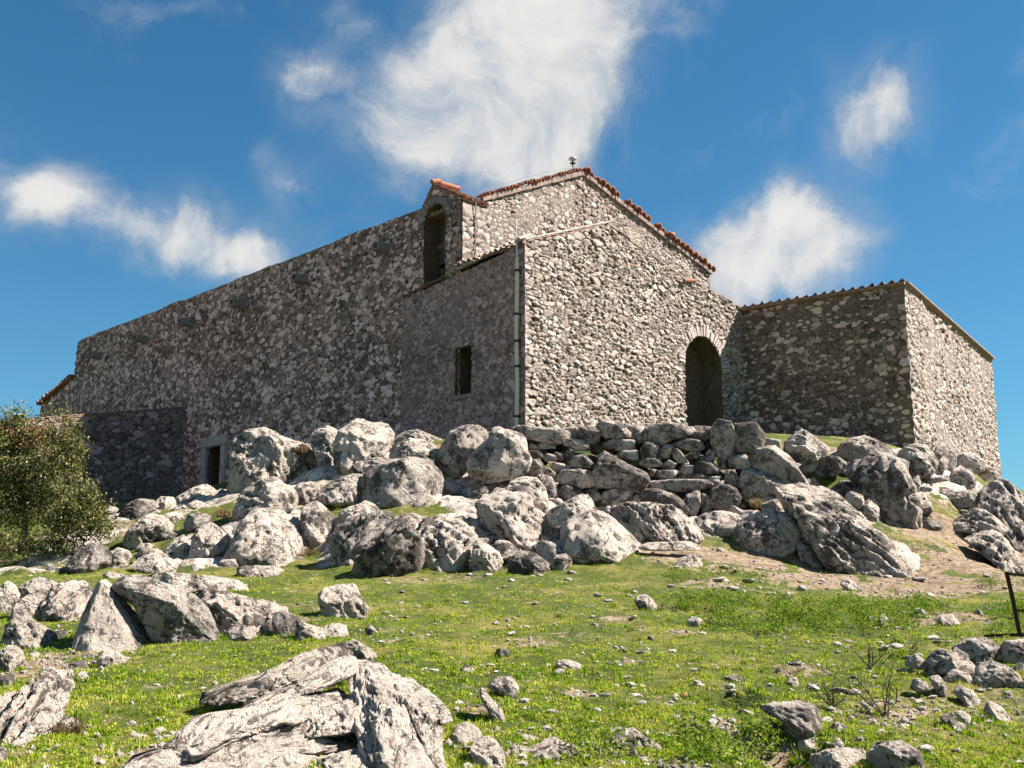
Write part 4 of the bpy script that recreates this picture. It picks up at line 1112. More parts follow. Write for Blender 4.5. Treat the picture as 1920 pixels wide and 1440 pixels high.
# small loose stones on the meadow and the dirt
rs = np.random.RandomState(5)
PROTO = []
for k in range(7):
    V, F = ico(3)
    o_ = rs.uniform(-9, 9, 3)
    X = V.copy()
    for _ in range(6):
        a = rs.normal(size=3)
        a /= np.linalg.norm(a)
        over = np.maximum(0, X @ a - rs.uniform(.55, .8))
        X = X - over[:, None] * a
    X = X * (1 + .16 * fbm(V * 1.7 + o_, 3, k))[:, None] * np.array([1, .75, .42])
    PROTO.append([mesh_np('loose_stone', X, F, m_) for m_ in (M_CHIP, M_ROCKG, M_ROCK, M_ROCKG)])
n_f = 0
while n_f < 130:
    u, v = rs.uniform(230, 1900), rs.uniform(880, 1085)
    if v < 1075 - .35 * (u - 200) and u < 700 or (u > 1250 and v > 1010):
        continue
    Y = ground_at(u, v, 18)
    p = P(u, v, Y)
    if not 19.8 < Y < 30 or bed_at(p[:1], p[1:2])[0] < .25:
        continue
    k = rs.uniform(.12, .34)
    o = link('rock', PROTO[rs.randint(7)][2 + int(rs.uniform() < .3)], None, (p[0], p[1], float(hgt(p[0], p[1])[0]) + .25 * k))
    o.scale = (k * rs.uniform(.9, 1.5), k * rs.uniform(.8, 1.3), k * rs.uniform(1.1, 2.0))
    o.rotation_euler = (rs.uniform(-.5, .5), rs.uniform(-.5, .5), rs.uniform(0, 6.28))
    tag(o, 'small broken rock wedged in a gap between the big boulders of the outcrop', 'rock', 'broken rocks in the gaps of the outcrop')
    n_f += 1
ZONES = [('small pale stone lying loose in the open meadow grass', 'loose stones on the meadow', 660, 1330, 1090, 1330, 95, .025, .085),
         ('small stone lying at the foot of the boulders where the grass begins', 'loose stones at the foot of the boulders', 660, 1080, 1060, 1092, 18, .05, .10),
         ('small stone strewn over the bare brown dirt slope', 'loose stones on the dirt slope', 1230, 1900, 1030, 1120, 46, .05, .13),
         ('small flat stone scattered in the bright grass strip before the gate', 'loose stones before the gate', 1560, 1800, 1180, 1235, 22, .035, .09),
         ('small stone among grass and twigs at the lower right', 'loose stones among the twigs', 1340, 1900, 1240, 1430, 48, .03, .08),
         ('small stone scattered between the white rocks at the left', 'loose stones between the left rocks', 20, 640, 1080, 1200, 24, .04, .09),
         ('small stone in the grass near the bottom of the meadow', 'loose stones low on the meadow', 860, 1330, 1330, 1435, 24, .025, .06)]
for (lab, grp, u0, u1, v0, v1, n, r0, r1) in ZONES:
    for _ in range(n):
        u, v = rs.uniform(u0, u1), rs.uniform(v0, v1)
        Y = ground_at(u, v)
        p = P(u, v, Y)
        if any(math.hypot(p[0] - a, p[1] - b) < .8 * r for a, b, r in FOOT):
            continue
        k = r0 + (r1 - r0) * rs.uniform() ** 2
        o = link('loose_stone', PROTO[rs.randint(7)][int(rs.uniform() < .25)], None, (p[0], p[1], float(hgt(p[0], p[1])[0]) + .12 * k))
        o.scale = (k * rs.uniform(.8, 1.4), k * rs.uniform(.8, 1.3), k * rs.uniform(.7, 1.2))
        o.rotation_euler = (rs.uniform(-.3, .3), rs.uniform(-.3, .3), rs.uniform(0, 6.28))
        tag(o, lab, 'stone', grp)

# ------------------------------------------------------------------ masonry panels
def panel(name, parent, O, ud, nr, u0, u1, zb, zt, res, mat, relief=.05, size=(.3, .17), seed=1, holes=(), cl=None, cr=None, jit=.045, fk=1.0):
    O, ud, nr = np.asarray(O), np.asarray(ud), np.asarray(nr)
    fb_ = zb if callable(zb) else (lambda u: np.full(u.shape, float(zb)))
    ft_ = zt if callable(zt) else (lambda u: np.full(u.shape, float(zt)))
    nu = max(3, int((u1 - u0) / res) + 1)
    uu = np.linspace(u0, u1, nu)
    b, t = fb_(uu), ft_(uu)
    nz = max(3, int((t - b).max() / res) + 1)
    k = np.linspace(0, 1, nz)
    U = np.repeat(uu, nz)
    Z = (b[:, None] + (t - b)[:, None] * k[None, :]).ravel()
    ed, cid, ou, oz = voro(U, Z, size[0], size[1], seed)
    p3 = np.stack([U, Z, U * 0 + seed], 1)
    # larger blocks as cornerstones and in scattered patches
    e2, c2, ou2, oz2 = voro(U, Z, size[0] * 1.6, size[1] * 1.5, seed + 50)
    bigm = pnoise(p3 * np.array([.8, 1.1, 1]), seed + 51) > .30
    wob = .42 + .25 * pnoise(p3 * np.array([0, 2.2, 1]), seed + 52)
    if cl is not None:
        bigm |= (U - u0) < wob
    if cr is not None:
        bigm |= (u1 - U) < wob
    ed, cid, ou, oz = np.where(bigm, e2, ed), np.where(bigm, c2 * .8 + .2, cid), np.where(bigm, ou2, ou), np.where(bigm, oz2, oz)
    r1, r2, r3 = (cid * 7.31) % 1.0, (cid * 23.7) % 1.0, (cid * 61.9) % 1.0
    h = smooth(ed, .03, .22) ** .8 * (.45 + .6 * r1 + (r2 - .5) * 1.3 * ou + (r3 - .5) * 1.5 * oz)
    h = h + .22 * fbm(p3 * 7, 3, seed + 3) + .5 * pnoise(p3 * .8, seed + 8)
    fill = fk * smooth(fbm(p3 * .55, 3, seed + 40), .02, .3)
    disp = relief * (h - .45) * (1 - .6 * fill)
    wl = np.clip((U - u0) / .14, 0, 1)
    wr = np.clip((u1 - U) / .14, 0, 1)

    def J(z, s_):
        return .02 + jit * 1.2 * pnoise(np.stack([z * 4.3, z * 0 + s_, z * 0 + .5], 1), 77) + jit * .7 * pnoise(np.stack([z * 11, z * 0 + s_, z * 0 + .5], 1), 78)
    side = np.zeros(U.shape)
    if cl is not None:
        j = J(Z, cl)
        disp = disp * wl + j * (1 - wl)
        side -= j * (1 - wl)
    if cr is not None:
        j = J(Z, cr)
        disp = disp * wr + j * (1 - wr)
        side += j * (1 - wr)
    top = np.tile(k > .999, nu)
    Z = Z + np.where(top, .03 * pnoise(np.stack([U * 3, U * 0, U * 0 + seed], 1), 5), 0)
    q = O[None, :] + (U + side)[:, None] * ud + disp[:, None] * nr
    V = np.c_[q, Z + CAMZ]
    idx = np.arange(nu * nz).reshape(nu, nz)
    F = np.stack([idx[:-1, :-1], idx[1:, :-1], idx[1:, 1:], idx[:-1, 1:]], -1).reshape(-1, 4)
    uc, zc = U[F].mean(1), Z[F].mean(1)
    keep = np.ones(len(F), bool)
    for hf in holes:
        keep &= ~hf(uc, zc)
    F = F[keep]
    if np.cross(ud, nr) > 0:
        F = F[:, ::-1]
    base = np.array([*(O + ud * .5 * (u0 + u1)), float(b.min()) + CAMZ])
    return place(name, V, F, mat, base, parent, {'cell': cid, 'edge': ed, 'fill': fill})


def rect_hole(a, b, c, d):
    e = .03
    return lambda u, z: (u > a + e) & (u < b - e) & (z > c + e) & (z < d - e)


def arch_hole(a, b, c, sp_):
    m, r = .5 * (a + b), .5 * (b - a) - .03
    return lambda u, z: (u > m - r) & (u < m + r) & (z > c) & ((z < sp_) | ((u - m) ** 2 + (z - sp_) ** 2 < r * r))


def arch_line(a, b, c, sp_, n=16):
    m, r = .5 * (a + b), .5 * (b - a)
    return [(a, c)] + [(m - r * math.cos(math.pi * k / n), sp_ + r * math.sin(math.pi * k / n)) for k in range(n + 1)] + [(b, c)]


def reveal(name, parent, O, ud, nr, line, depth, mat, back=None, front=.0):
    """sides of an opening going into the wall, and its sill; subdivided so that the stone relief shows"""
    mb = MB()
    rs_ = np.random.RandomState(3)
    pts = []
    loop = line + [line[0]]
    for (a, b) in zip(loop[:-1], loop[1:]):
        n = max(1, int(math.hypot(b[0] - a[0], b[1] - a[1]) / .12))
        for k in range(n):
            pts.append((a[0] + (b[0] - a[0]) * k / n, a[1] + (b[1] - a[1]) * k / n))
    pts.append(pts[0])
    nd = max(2, int(depth / .12))
    cu, cz = np.mean([p[0] for p in line]), np.mean([p[1] for p in line])
    V = []
    for k in range(nd + 1):
        for j, (u, z) in enumerate(pts):
            dd = front - (front + depth) * k / nd
            jit = 0 if j in (0, len(pts) - 1) else .022 * float(pnoise(np.array([[u * 5, z * 5, dd * 5]]), 9)[0])
            f = 1 + (jit - .004) / max(.3, math.hypot(u - cu, z - cz))
            u2, z2 = cu + (u - cu) * f, cz + (z - cz) * f
            q = np.asarray(O) + u2 * np.asarray(ud) + dd * np.asarray(nr)
            V.append((q[0], q[1], z2 + CAMZ))
    n = len(pts)
    F = [(k * n + j, k * n + j + 1, (k + 1) * n + j + 1, (k + 1) * n + j) for k in range(nd) for j in range(n - 1)]
    mb.raw(V, F)
    o = mb.build(name, mat, parent)
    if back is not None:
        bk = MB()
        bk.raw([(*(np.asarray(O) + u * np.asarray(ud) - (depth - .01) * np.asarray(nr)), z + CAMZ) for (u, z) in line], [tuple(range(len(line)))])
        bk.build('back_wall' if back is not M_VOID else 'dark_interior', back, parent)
    return o


def tiles(name, parent, O, e, up, W_, L, mat, period=.22, r=.055, drop=.05):
    """barrel-tiled sheet: O corner at the eave, e along the eave, up the slope (unit 3-D vectors)"""
    O, e, up = (np.asarray(k, float) for k in (O, e, up))
    n3 = np.cross(e, up)
    n3 = n3 / np.linalg.norm(n3)
    if n3[2] < 0:
        n3 = -n3
    nu = max(8, int(W_ / period) * 8) + 1
    uu = np.linspace(0, W_, nu)
    rows = max(1, int(L / .36))
    vv, step = [], []
    for k in range(rows):
        vv += [L * k / rows, L * (k + .985) / rows]
        step += [.03, .0]
    vv, step = np.array(vv), np.array(step)
    ph = uu / period * 2 * math.pi
    prof = r * (np.sin(ph) + .25 * np.sin(2 * ph + .5)) + .012 * np.random.RandomState(4).normal(size=nu)
    V = (O + uu[:, None, None] * e + vv[None, :, None] * up + (prof[:, None] + step[None, :])[:, :, None] * n3)
    nv = len(vv)
    V2 = O + uu[:, None, None] * e + vv[None, :1, None] * up + ((prof - drop * .5)[:, None, None]) * n3
    V = np.concatenate([V2, V], 1)
    nv += 1
    idx = np.arange(nu * nv).reshape(nu, nv)
    F = np.stack([idx[:-1, :-1], idx[1:, :-1], idx[1:, 1:], idx[:-1, 1:]], -1).reshape(-1, 4)
    # plain underside so that the sheet has thickness
    n0 = nu * nv
    U4 = np.array([O, O + W_ * e, O + W_ * e + L * up, O + L * up]) - (r + drop * .6) * n3
    V = np.r_[V.reshape(-1, 3), U4]
    F = np.r_[F, [[n0, n0 + 3, n0 + 2, n0 + 1]], [[n0, n0 + 1, idx[-1, 0], idx[0, 0]]], [[n0 + 1, n0 + 2, idx[-1, -1], idx[-1, 0]]], [[n0 + 3, n0, idx[0, 0], idx[0, -1]]]]
    return place(name, V, F, mat, U4[0], parent, smooth_=False)


def barrels(name, parent, a, b, ax, mat, pitch=.27, r=.1, ln=.5, skip=0., seed=1, down=False):
    """row of half-round tiles from a to b, each lying along ax"""
    a, b, ax = (np.asarray(k, float) for k in (a, b, ax))
    rs_ = np.random.RandomState(seed)
    d = b - a
    L = np.linalg.norm(d)
    d /= L
    n3 = np.cross(ax, d)
    n3 /= np.linalg.norm(n3)
    if n3[2] < 0:
        n3 = -n3
    mb = MB()
    x = pitch * .5
    while x < L:
        if rs_.uniform() > skip:
            r_ = r * rs_.uniform(.85, 1.12)
            c = a + d * (x + rs_.uniform(-.03, .03)) + n3 * rs_.uniform(-.012, .03) + ax * rs_.uniform(-.05, .05)
            tw = ax + d * rs_.uniform(-.12, .12) + n3 * rs_.uniform(-.05, .05)
            V, m = [], 8
            for e_ in (0, 1):
                for rad in (r_, r_ * .8):
                    for k in range(m + 1):
                        t = math.pi * k / m
                        V.append(c + tw * (ln * e_) + rad * (math.cos(t) * d + (-1 if down else 1) * math.sin(t) * 1.05 * n3))
            s_ = m + 1
            F = []
            for k in range(m):
                F += [(k, k + 1, 2 * s_ + k + 1, 2 * s_ + k), (s_ + k + 1, s_ + k, 3 * s_ + k, 3 * s_ + k + 1), (k + 1, k, s_ + k, s_ + k + 1), (2 * s_ + k, 2 * s_ + k + 1, 3 * s_ + k + 1, 3 * s_ + k)]
            F += [(0, 2 * s_, 3 * s_, s_), (m, s_ + m, 3 * s_ + m, 2 * s_ + m)]
            mb.raw(V, F)
        x += pitch * rs_.uniform(.9, 1.1)
    return mb.build(name, mat, parent)


def band(name, parent, pts, ax, w_, h_, mat):
    mb = MB()
    ax = np.asarray(ax, float)
    for a, b in zip(pts[:-1], pts[1:]):
        a, b = np.asarray(a, float), np.asarray(b, float)
        n = max(1, int(np.linalg.norm(b - a) / .35))
        for k in range(n):
            p, q = a + (b - a) * k / n, a + (b - a) * (k + 1) / n
            rk = random.Random(k * 7 + int(a[0] * 10))
            o1 = rk.uniform(-.02, .02)
            d = (q - p) / 2
            mb.box((p + q) / 2 + ax * o1, d * 1.002, ax * w_ / 2, np.array([0, 0, h_ / 2 * rk.uniform(.85, 1.1)]))
    return mb.build(name, mat, parent)


# ------------------------------------------------------------------ the church
church = empty('stone_church', CH(6, 10, 4.5))
tag(church, 'long rubble-stone church with bell niche, arched porch and side wing on top of the rocks', 'church')
n3R, n3L = np.array([*DR, 0]), np.array([*DL, 0])
OUT, FRT = -DR, -DL          # outward normals of the long wall and of the facade
T0 = 3.02                    # nave front plane

# nave
nave = empty('nave', CH(6, T0, 4.5), church)
ON = C0 + .15 * DR


def nave_top(t):
    z = 12.07 + .05 * np.sin(t * .9) + .03 * np.sin(t * 2.3)
    g1 = np.interp(t, [2.9, 3.02, 4.37, 4.75], [11.8, 11.86, 12.68, 12.1])
    return np.where(t < 4.75, g1, z)


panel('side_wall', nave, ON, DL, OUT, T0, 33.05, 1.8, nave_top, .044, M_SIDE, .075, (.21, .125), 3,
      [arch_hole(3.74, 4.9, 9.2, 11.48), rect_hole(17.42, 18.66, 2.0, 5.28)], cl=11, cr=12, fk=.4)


def gable_top(s):
    return np.interp(s, [0, 1.0, 1.06, 5.83, 13.43], [11.86, 11.92, 12.0, 14.22, 12.1])


panel('gable_wall', nave, C0 + T0 * DL, DR, FRT, .15, 13.43, 8.3, gable_top, .034, M_FACADE, .07, (.20, .105), 5, cl=11, cr=13)
panel('far_side_wall', nave, C0 + 13.43 * DR, DL, DR, T0, 33.05, 2.5, 12.0, .16, M_FACADE, .05, (.3, .18), 7)
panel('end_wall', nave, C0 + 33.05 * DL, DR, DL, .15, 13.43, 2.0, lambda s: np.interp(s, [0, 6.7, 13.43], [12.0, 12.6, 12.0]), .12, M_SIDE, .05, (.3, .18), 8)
for (s0, z0, s1, z1, nm) in ((.25, 11.8, 6.7, 12.4, 'roof'), (13.5, 11.8, 6.7, 12.4, 'roof')):
    a, b = CH(s0, T0 + .3, z0), CH(s1, T0 + .3, z1)
    upv = b - a
    Lr = np.linalg.norm(upv)
    tiles(nm, nave, a, n3L, upv / Lr, 29.4, Lr, M_TILE_OLD, .24, .05)
band('coping_stones', nave, [CH(.40, 4.9, 12.08), CH(.40, 33.1, 12.1)], n3R, .36, .07, M_SPOUT)
# gable verge: mortar band with tiles laid across it
vl0, vl1, vr1 = CH(1.0, T0, 12.06), CH(5.83, T0, 14.27), CH(13.5, T0, 12.14)
band('verge_mortar', nave, [vl0 + n3L * -.03, vl1 + n3L * -.03, vr1 + n3L * -.03], n3L, .17, .16, M_MORTAR)
barrels('verge_tiles', nave, vl0 + np.array([0, 0, .1]), vl1 + np.array([0, 0, .1]), n3L * 1.0, M_TILE, .26, .10, .55, .03, 11).location += Vector((*(FRT * .2), 0))
barrels('verge_tiles', nave, vl1 + np.array([0, 0, .1]), vr1 + np.array([0, 0, .1]), n3L * 1.0, M_TILE, .30, .145, .55, .06, 12).location += Vector((*(FRT * .2), 0))
tl = MB()
tl.tube([CH(10.75, T0 - .25, 13.02), CH(11.05, T0 - .05, 13.2)], .085, 8)
tl.build('loose_tile', M_TILE, nave)
cb = MB()
cpts = [vl0 + (vl1 - vl0) * k / 10 + np.array([0, 0, .27 + .12 * math.sin(k / 10 * math.pi) + .015 * (-1) ** k]) for k in range(11)]
cb.tube(cpts, .009, 5)
cb.build('lightning_cable', M_CABLE, nave)
cb = MB()
cb.tube([CH(.75, T0 - .1, 12.15), CH(.62, T0 - .16, 11.9), CH(.66, T0 - .1, 11.2), CH(.7, T0 - .1, 9.75)], .018, 5)
cb.build('lightning_cable', M_CABLE, nave)

# stone water spouts on the long wall
for (u, v) in [(178, 668), (262, 637), (348, 607), (445, 572), (563, 526), (716, 468)]:
    r = ray(u + 12, v)
    k = r[0] / r[1]
    t = (ON[0] - k * ON[1]) / (k * DL[1] - DL[0])
    pz = (ON + t * DL)[1] * r[2] / r[1]
    bm = bmesh.new()
    bmesh.ops.create_cube(bm, size=1)
    bmesh.ops.scale(bm, vec=(.32, .66, .30), verts=bm.verts)
    bm.faces.ensure_lookup_table()
    f = [f for f in bm.faces if f.normal.y < -.5][0]
    bmesh.ops.inset_region(bm, faces=[f], thickness=.075)
    ex = bmesh.ops.extrude_discrete_faces(bm, faces=[f])['faces'][0]
    bmesh.ops.translate(bm, vec=(0, .35, 0), verts=ex.verts)
    bmesh.ops.bevel(bm, geom=[e for e in bm.edges], offset=.012, segments=1, affect='EDGES')
    me = bpy.data.meshes.new('water_spout')
    bm.to_mesh(me)
    bm.free()
    me.materials.append(M_SPOUT)
    o = link('water_spout', me, nave)
    wp = np.array([*(ON + t * DL + OUT * .24), pz + CAMZ])
    o.location = wp - world_of(nave)
    o.rotation_euler = (math.radians(-3), 0, math.atan2(OUT[1], OUT[0]) + math.pi / 2)
    o.scale = (1.0 + .012 * t, 1, 1)

# small door in the long wall, with dressed frame and iron gate
reveal('door_reveal', nave, ON, DL, OUT, [(17.42, 2.0), (17.42, 5.28), (18.66, 5.28), (18.66, 2.0)], .5, M_REVEAL, M_VOID)
for (a, b, c, d) in ((17.08, 17.42, 2.0, 5.28), (18.66, 19.02, 2.0, 5.28)):
    fr = MB()
    z, k = c, 0
    while z < d - .05:
        z2 = min(d, z + (.62, .48, .7)[k % 3])
        q = ON + DL * .5 * (a + b) + OUT * .03
        fr.box((*q, .5 * (z + z2) + CAMZ), n3L * (b - a) / 2, n3R * (.09 + .006 * (k % 2)), (0, 0, (z2 - z) / 2 - .006))
        z = z2
        k += 1
    fr.build('door_jamb', M_FRAME, nave)
fr = MB()
for a, b in ((17.02, 17.72), (17.73, 18.38), (18.39, 19.1)):
    q = ON + DL * .5 * (a + b) + OUT * .04
    fr.box((*q, 5.49 + CAMZ), n3L * (b - a) / 2, n3R * .1, (0, 0, .2))
fr.build('door_lintel', M_FRAME, nave)
ir = MB()
for k in range(9):
    q = ON + DL * (17.52 + 1.04 * k / 8) - OUT * .2
    ir.tube([(*q, 2.0 + CAMZ), (*q, 5.26 + CAMZ)], .016, 5)
for z in (3.2, 4.2, 5.15):
    ir.tube([(*(ON + DL * 17.43 - OUT * .2), z + CAMZ), (*(ON + DL * 18.65 - OUT * .2), z + CAMZ)], .02, 5)
ir.build('iron_grille', M_IRON, nave)

# bell niche
bc = empty('bell_niche', CH(.5, 4.2, 9.2), church)
nl = arch_line(3.74, 4.9, 9.2, 11.48)
reveal('niche_reveal', bc, ON, DL, OUT, nl, .75, M_REVEAL, M_REVEAL)
ar = MB()
for k in range(11):
    a0, a1 = math.pi * k / 11, math.pi * (k + 1) / 11
    m_, r0, r1 = 4.32, .59, .82
    V = []
    for dd in (-.06, .055):
        for (rr_, aa) in ((r0, a0 + .02), (r1, a0 + .02), (r1, a1 - .02), (r0, a1 - .02)):
            q = ON + DL * (m_ - rr_ * math.cos(aa)) + OUT * dd
            V.append((*q, 11.48 + rr_ * math.sin(aa) * .96 + CAMZ))
    ar.raw(V, [(4, 5, 6, 7), (0, 3, 2, 1), (0, 1, 5, 4), (1, 2, 6, 5), (2, 3, 7, 6), (3, 0, 4, 7)])
ar.build('arch_stones', M_SPOUT, bc)
a, b = CH(.1, 2.86, 11.86), CH(.1, 4.4, 12.74)
Lr = np.linalg.norm(b - a)
tiles('roof', bc, a, n3R, (b - a) / Lr, 1.1, Lr, M_TILE, .24, .05, .03)
a = CH(.1, 4.9, 12.06)
Lr2 = np.linalg.norm(b - a)
tiles('roof', bc, a, n3R, (b - a) / Lr2, 1.1, Lr2, M_TILE, .24, .05, .03)
rg_ = MB()
rg_.tube([CH(.06, 4.4, 12.8), CH(.4, 4.4, 12.9), CH(.42, 4.4, 12.85), CH(1.25, 4.4, 12.87)], [.08, .1, .08, .09], 10)
rg_.build('ridge_tiles', M_TILE, bc)
panel('upper_wall', bc, C0 + 2.94 * DL, DR, FRT, .15, 1.3, 9.2, 11.95, .05, M_FACADE, .06, (.3, .17), 15, cl=11)
bw = CH(.55, 4.05, 9.95)
bl = MB()
bl.lathe(bw, [(.005, .62), (.12, .6), (.17, .52), (.19, .36), (.22, .2), (.28, .06), (.33, 0), (.31, 0), (.26, .06), (.2, .2), (.17, .36), (.15, .5), (.005, .56)], 24)
bell = empty('church_bell', bw)
tag(bell, 'dark bronze bell hanging in the arched niche at the church corner', 'bell')
bl.build('bell_body', M_BRONZE, bell, sm=True)
cl_ = MB()
cl_.tube([bw + np.array([0, 0, .5]), bw + np.array([0, 0, .03])], .018, 6)
cl_.lathe(bw + np.array([0, 0, -.08]), [(.002, .12), (.045, .09), (.055, .05), (.04, .01), (.002, 0)], 10)
cl_.build('clapper', M_IRON, bell)
yk = MB()
yk.box(bw + np.array([0, 0, .74]), n3L * .52, n3R * .06, (0, 0, .08))
yk.tube([bw + np.array([0, 0, .55]), bw + np.array([0, 0, .7])], .04, 8)
yk.build('yoke', M_WOOD, bell)

# porch (narthex)
porch = empty('porch', CH(5, 0, 4.2), church)


def porch_top(s):
    return np.interp(s, [0, 3.73, 7.44, 9.27, 11.06], [9.68, 11.12, 10.15, 9.96, 9.68])


panel('front_wall', porch, C0, DR, FRT, 0, 11.2, 2.9, porch_top, .028, M_FACADE, .08, (.19, .10), 21, [arch_hole(7.52, 9.72, 2.5, 7.15)], cl=14, fk=.6)
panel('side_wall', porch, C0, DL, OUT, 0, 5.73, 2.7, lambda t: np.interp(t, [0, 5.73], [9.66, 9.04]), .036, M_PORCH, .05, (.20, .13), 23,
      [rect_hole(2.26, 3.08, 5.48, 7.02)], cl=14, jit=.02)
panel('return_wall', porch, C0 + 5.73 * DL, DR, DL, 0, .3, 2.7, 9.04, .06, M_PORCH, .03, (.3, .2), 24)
reveal('portal_reveal', porch, C0, DR, FRT, arch_line(7.52, 9.72, 4.0, 7.15), .95, M_REVEAL, M_VOID)
ar = MB()
rk = random.Random(8)
for k in range(30):
    a0, a1 = math.pi * k / 30, math.pi * (k + 1) / 30
    r0, r1, pr = 1.10, 1.10 + rk.uniform(.26, .46), rk.uniform(.02, .07)
    V = []
    for dd in (-.08, pr):
        for (rr_, aa) in ((r0, a0 + .012), (r1, a0 + .016), (r1, a1 - .016), (r0, a1 - .012)):
            q = C0 + DR * (8.62 - rr_ * math.cos(aa)) + FRT * (dd + rk.uniform(-.012, .012))
            V.append((*q, 7.15 + rr_ * math.sin(aa) + rk.uniform(-.015, .015) + CAMZ))
    ar.raw(V, [(4, 5, 6, 7), (0, 3, 2, 1), (0, 1, 5, 4), (1, 2, 6, 5), (2, 3, 7, 6), (3, 0, 4, 7)])
ar.build('arch_stones', M_FRAME, porch)
dr = MB()
for k in range(8):
    a = 7.54 + 2.16 * k / 8
    top = 7.15 + math.sqrt(max(0., 1.07 ** 2 - (a + .135 - 8.62) ** 2)) * .98
    q = C0 + DR * (a + .133) - FRT * (.86 - .012 * (k % 2))
    dr.box((*q, .5 * (4.0 + top) + CAMZ), n3R * .128, n3L * .03, (0, 0, (top - 4.0) / 2))
for z in (5.3, 6.9):
    dr.box((*(C0 + DR * 8.62 - FRT * .8), z + CAMZ), n3R * 1.04, n3L * .025, (0, 0, .08))
dr.build('wooden_door', M_WOOD, porch)
wr_ = [(2.26, 5.48), (2.26, 7.02), (3.08, 7.02), (3.08, 5.48)]
reveal('window_reveal', porch, C0, DL, OUT, wr_, .7, M_REVEAL, M_VOID)
sl = MB()
sl.box((*(C0 + DL * 2.67 + OUT * .0), 5.43 + CAMZ), n3L * .55, n3R * .06, (0, 0, .06))
sl.build('window_sill', M_SPOUT, porch)
# porch roof follows the gable line back to the nave
prof = [(-.1, 9.64), (3.73, 11.2), (7.44, 10.23), (9.27, 10.02), (11.1, 9.74)]
for (p0, p1) in zip(prof[:-1], prof[1:]):
    a, b = CH(p0[0], .14, p0[1]), CH(p1[0], .14, p1[1])
    if p0[0] < 3:
        d_ = b - a
        tiles('roof', porch, a, n3L, d_ / np.linalg.norm(d_), 2.86, np.linalg.norm(d_), M_TILE_OLD, .24, .04, .03)
    else:
        d_ = a - b
        tiles('roof', porch, b, n3L, d_ / np.linalg.norm(d_), 2.86, np.linalg.norm(d_), M_TILE_OLD, .24, .04, .03)
barrels('eave_tiles', porch, CH(-.16, -.05, 9.74), CH(-.16, 3.4, 9.36), n3R * .93 + np.array([0, 0, .36]), M_TILE_PALE, .21, .075, .5, 0, 31)
barrels('eave_tiles', porch, CH(-.1, 3.5, 9.32), CH(-.1, 5.7, 9.1), n3R * .93 + np.array([0, 0, .2]), M_TILE_OLD, .22, .08, .4, .1, 32)
vt = MB()
for k in range(9):
    f0, f1 = k / 9, (k + 1.12) / 9
    a, b = CH(3.85 * f0, -.02, 9.78 + 1.46 * f0), CH(3.85 * min(1, f1), -.02, 9.80 + 1.46 * min(1, f1))
    vt.tube([a, b], [.034, .024], 8)
vt.build('verge_tiles', M_FRAME, porch)
bt = MB()
for (p0, p1) in zip(prof[1:-1], prof[2:]):
    a, b = CH(p0[0], -.02, p0[1] + .0), CH(p1[0], -.02, p1[1] + .0)
    n = int(np.linalg.norm(b - a) / .5)
    for k in range(n):
        c = a + (b - a) * (k + .5) / n
        bt.box(c + np.array([0, 0, .025 * math.sin(k * 2.3) - .03]) + n3L * .09, (b - a) / n * .5, n3L * (.09 + .02 * math.sin(k * 1.7)), (0, 0, .03))
bt.build('coping_stones', M_COPE, porch)
st_ = MB()
st_.tube([CH(7.5, -.12, 10.0), CH(8.15, -.1, 10.12)], .06, 8)
st_.build('loose_tile', M_TILE, porch)

# downpipe with its bands and the rod above it
dp = empty('downpipe', CH(-.14, .18, 4.2), church)


def pipe_pt(z):
    return CH(-.12, .22 + .02 * math.sin(z * 2), z)


pm = MB()
pm.tube([pipe_pt(z) for z in (4.1, 5.5, 7.0, 8.4, 9.25)], .062, 10)
pm.build('pipe', M_PIPE, dp)
pm = MB()
pm.tube([pipe_pt(9.24), pipe_pt(9.8)], .03, 8)
pm.tube([pipe_pt(9.8), CH(-.12, .25, 10.5)], .014, 6)
pm.build('rod', M_ZINC, dp)
for z in (4.55, 6.0, 6.75, 7.55, 8.85):
    bm_ = MB()
    bm_.tube([pipe_pt(z - .035), pipe_pt(z + .035)], .078, 10)
    c = pipe_pt(z)
    bm_.box(c + n3R * .06, n3L * .02, n3R * .06, (0, 0, .015))
    bm_.build('pipe_band', M_BAND, dp)

# right wing
wing = empty('wing', (W2[0], W2[1], 4 + CAMZ), church)
nWL = -DRW
nWR = -DLW
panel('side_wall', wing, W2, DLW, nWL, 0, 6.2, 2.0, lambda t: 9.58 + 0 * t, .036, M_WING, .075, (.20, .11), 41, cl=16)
panel('end_wall', wing, W2, DRW, nWR, 0, 10.85, 1.0, lambda t: np.interp(t, [0, 10.85], [9.6, 8.8]), .036, M_FACADE, .085, (.22, .12), 42, cl=16, cr=17)
panel('far_wall', wing, W2 + 10.85 * DRW, DLW, DRW, 0, 6.2, 1.0, 8.8, .1, M_FACADE, .05, (.3, .2), 43, cl=17)
a = np.array([*(W2 - DLW * .06 + nWL * .14), 9.66 + CAMZ])
up3 = np.array([*(DRW * 11.1), -.82])
Lr = np.linalg.norm(up3)
tiles('roof', wing, a, np.array([*DLW, 0]), up3 / Lr, 6.3, Lr, M_TILE_OLD, .33, .075, .05)
cp_ = MB()
for k in range(14):
    a0, a1 = W2 + DRW * (10.9 * k / 14) + nWR * .03, W2 + DRW * (10.9 * (k + 1) / 14) + nWR * .03
    z0, z1 = 9.64 - .8 * k / 14, 9.64 - .8 * (k + 1) / 14
    p0, p1 = np.array([*a0, z0 + CAMZ]), np.array([*a1, z1 + CAMZ])
    cp_.box((p0 + p1) / 2, (p1 - p0) / 2 * .985, np.array([*DLW, 0]) * .14, (0, 0, .022))
cp_.build('coping_stones', M_COPE, wing)

# lean-to annex on the long wall
anx = empty('annex', CH(-3, 20.8, 3), church)
OA = C0 + 20.8 * DL


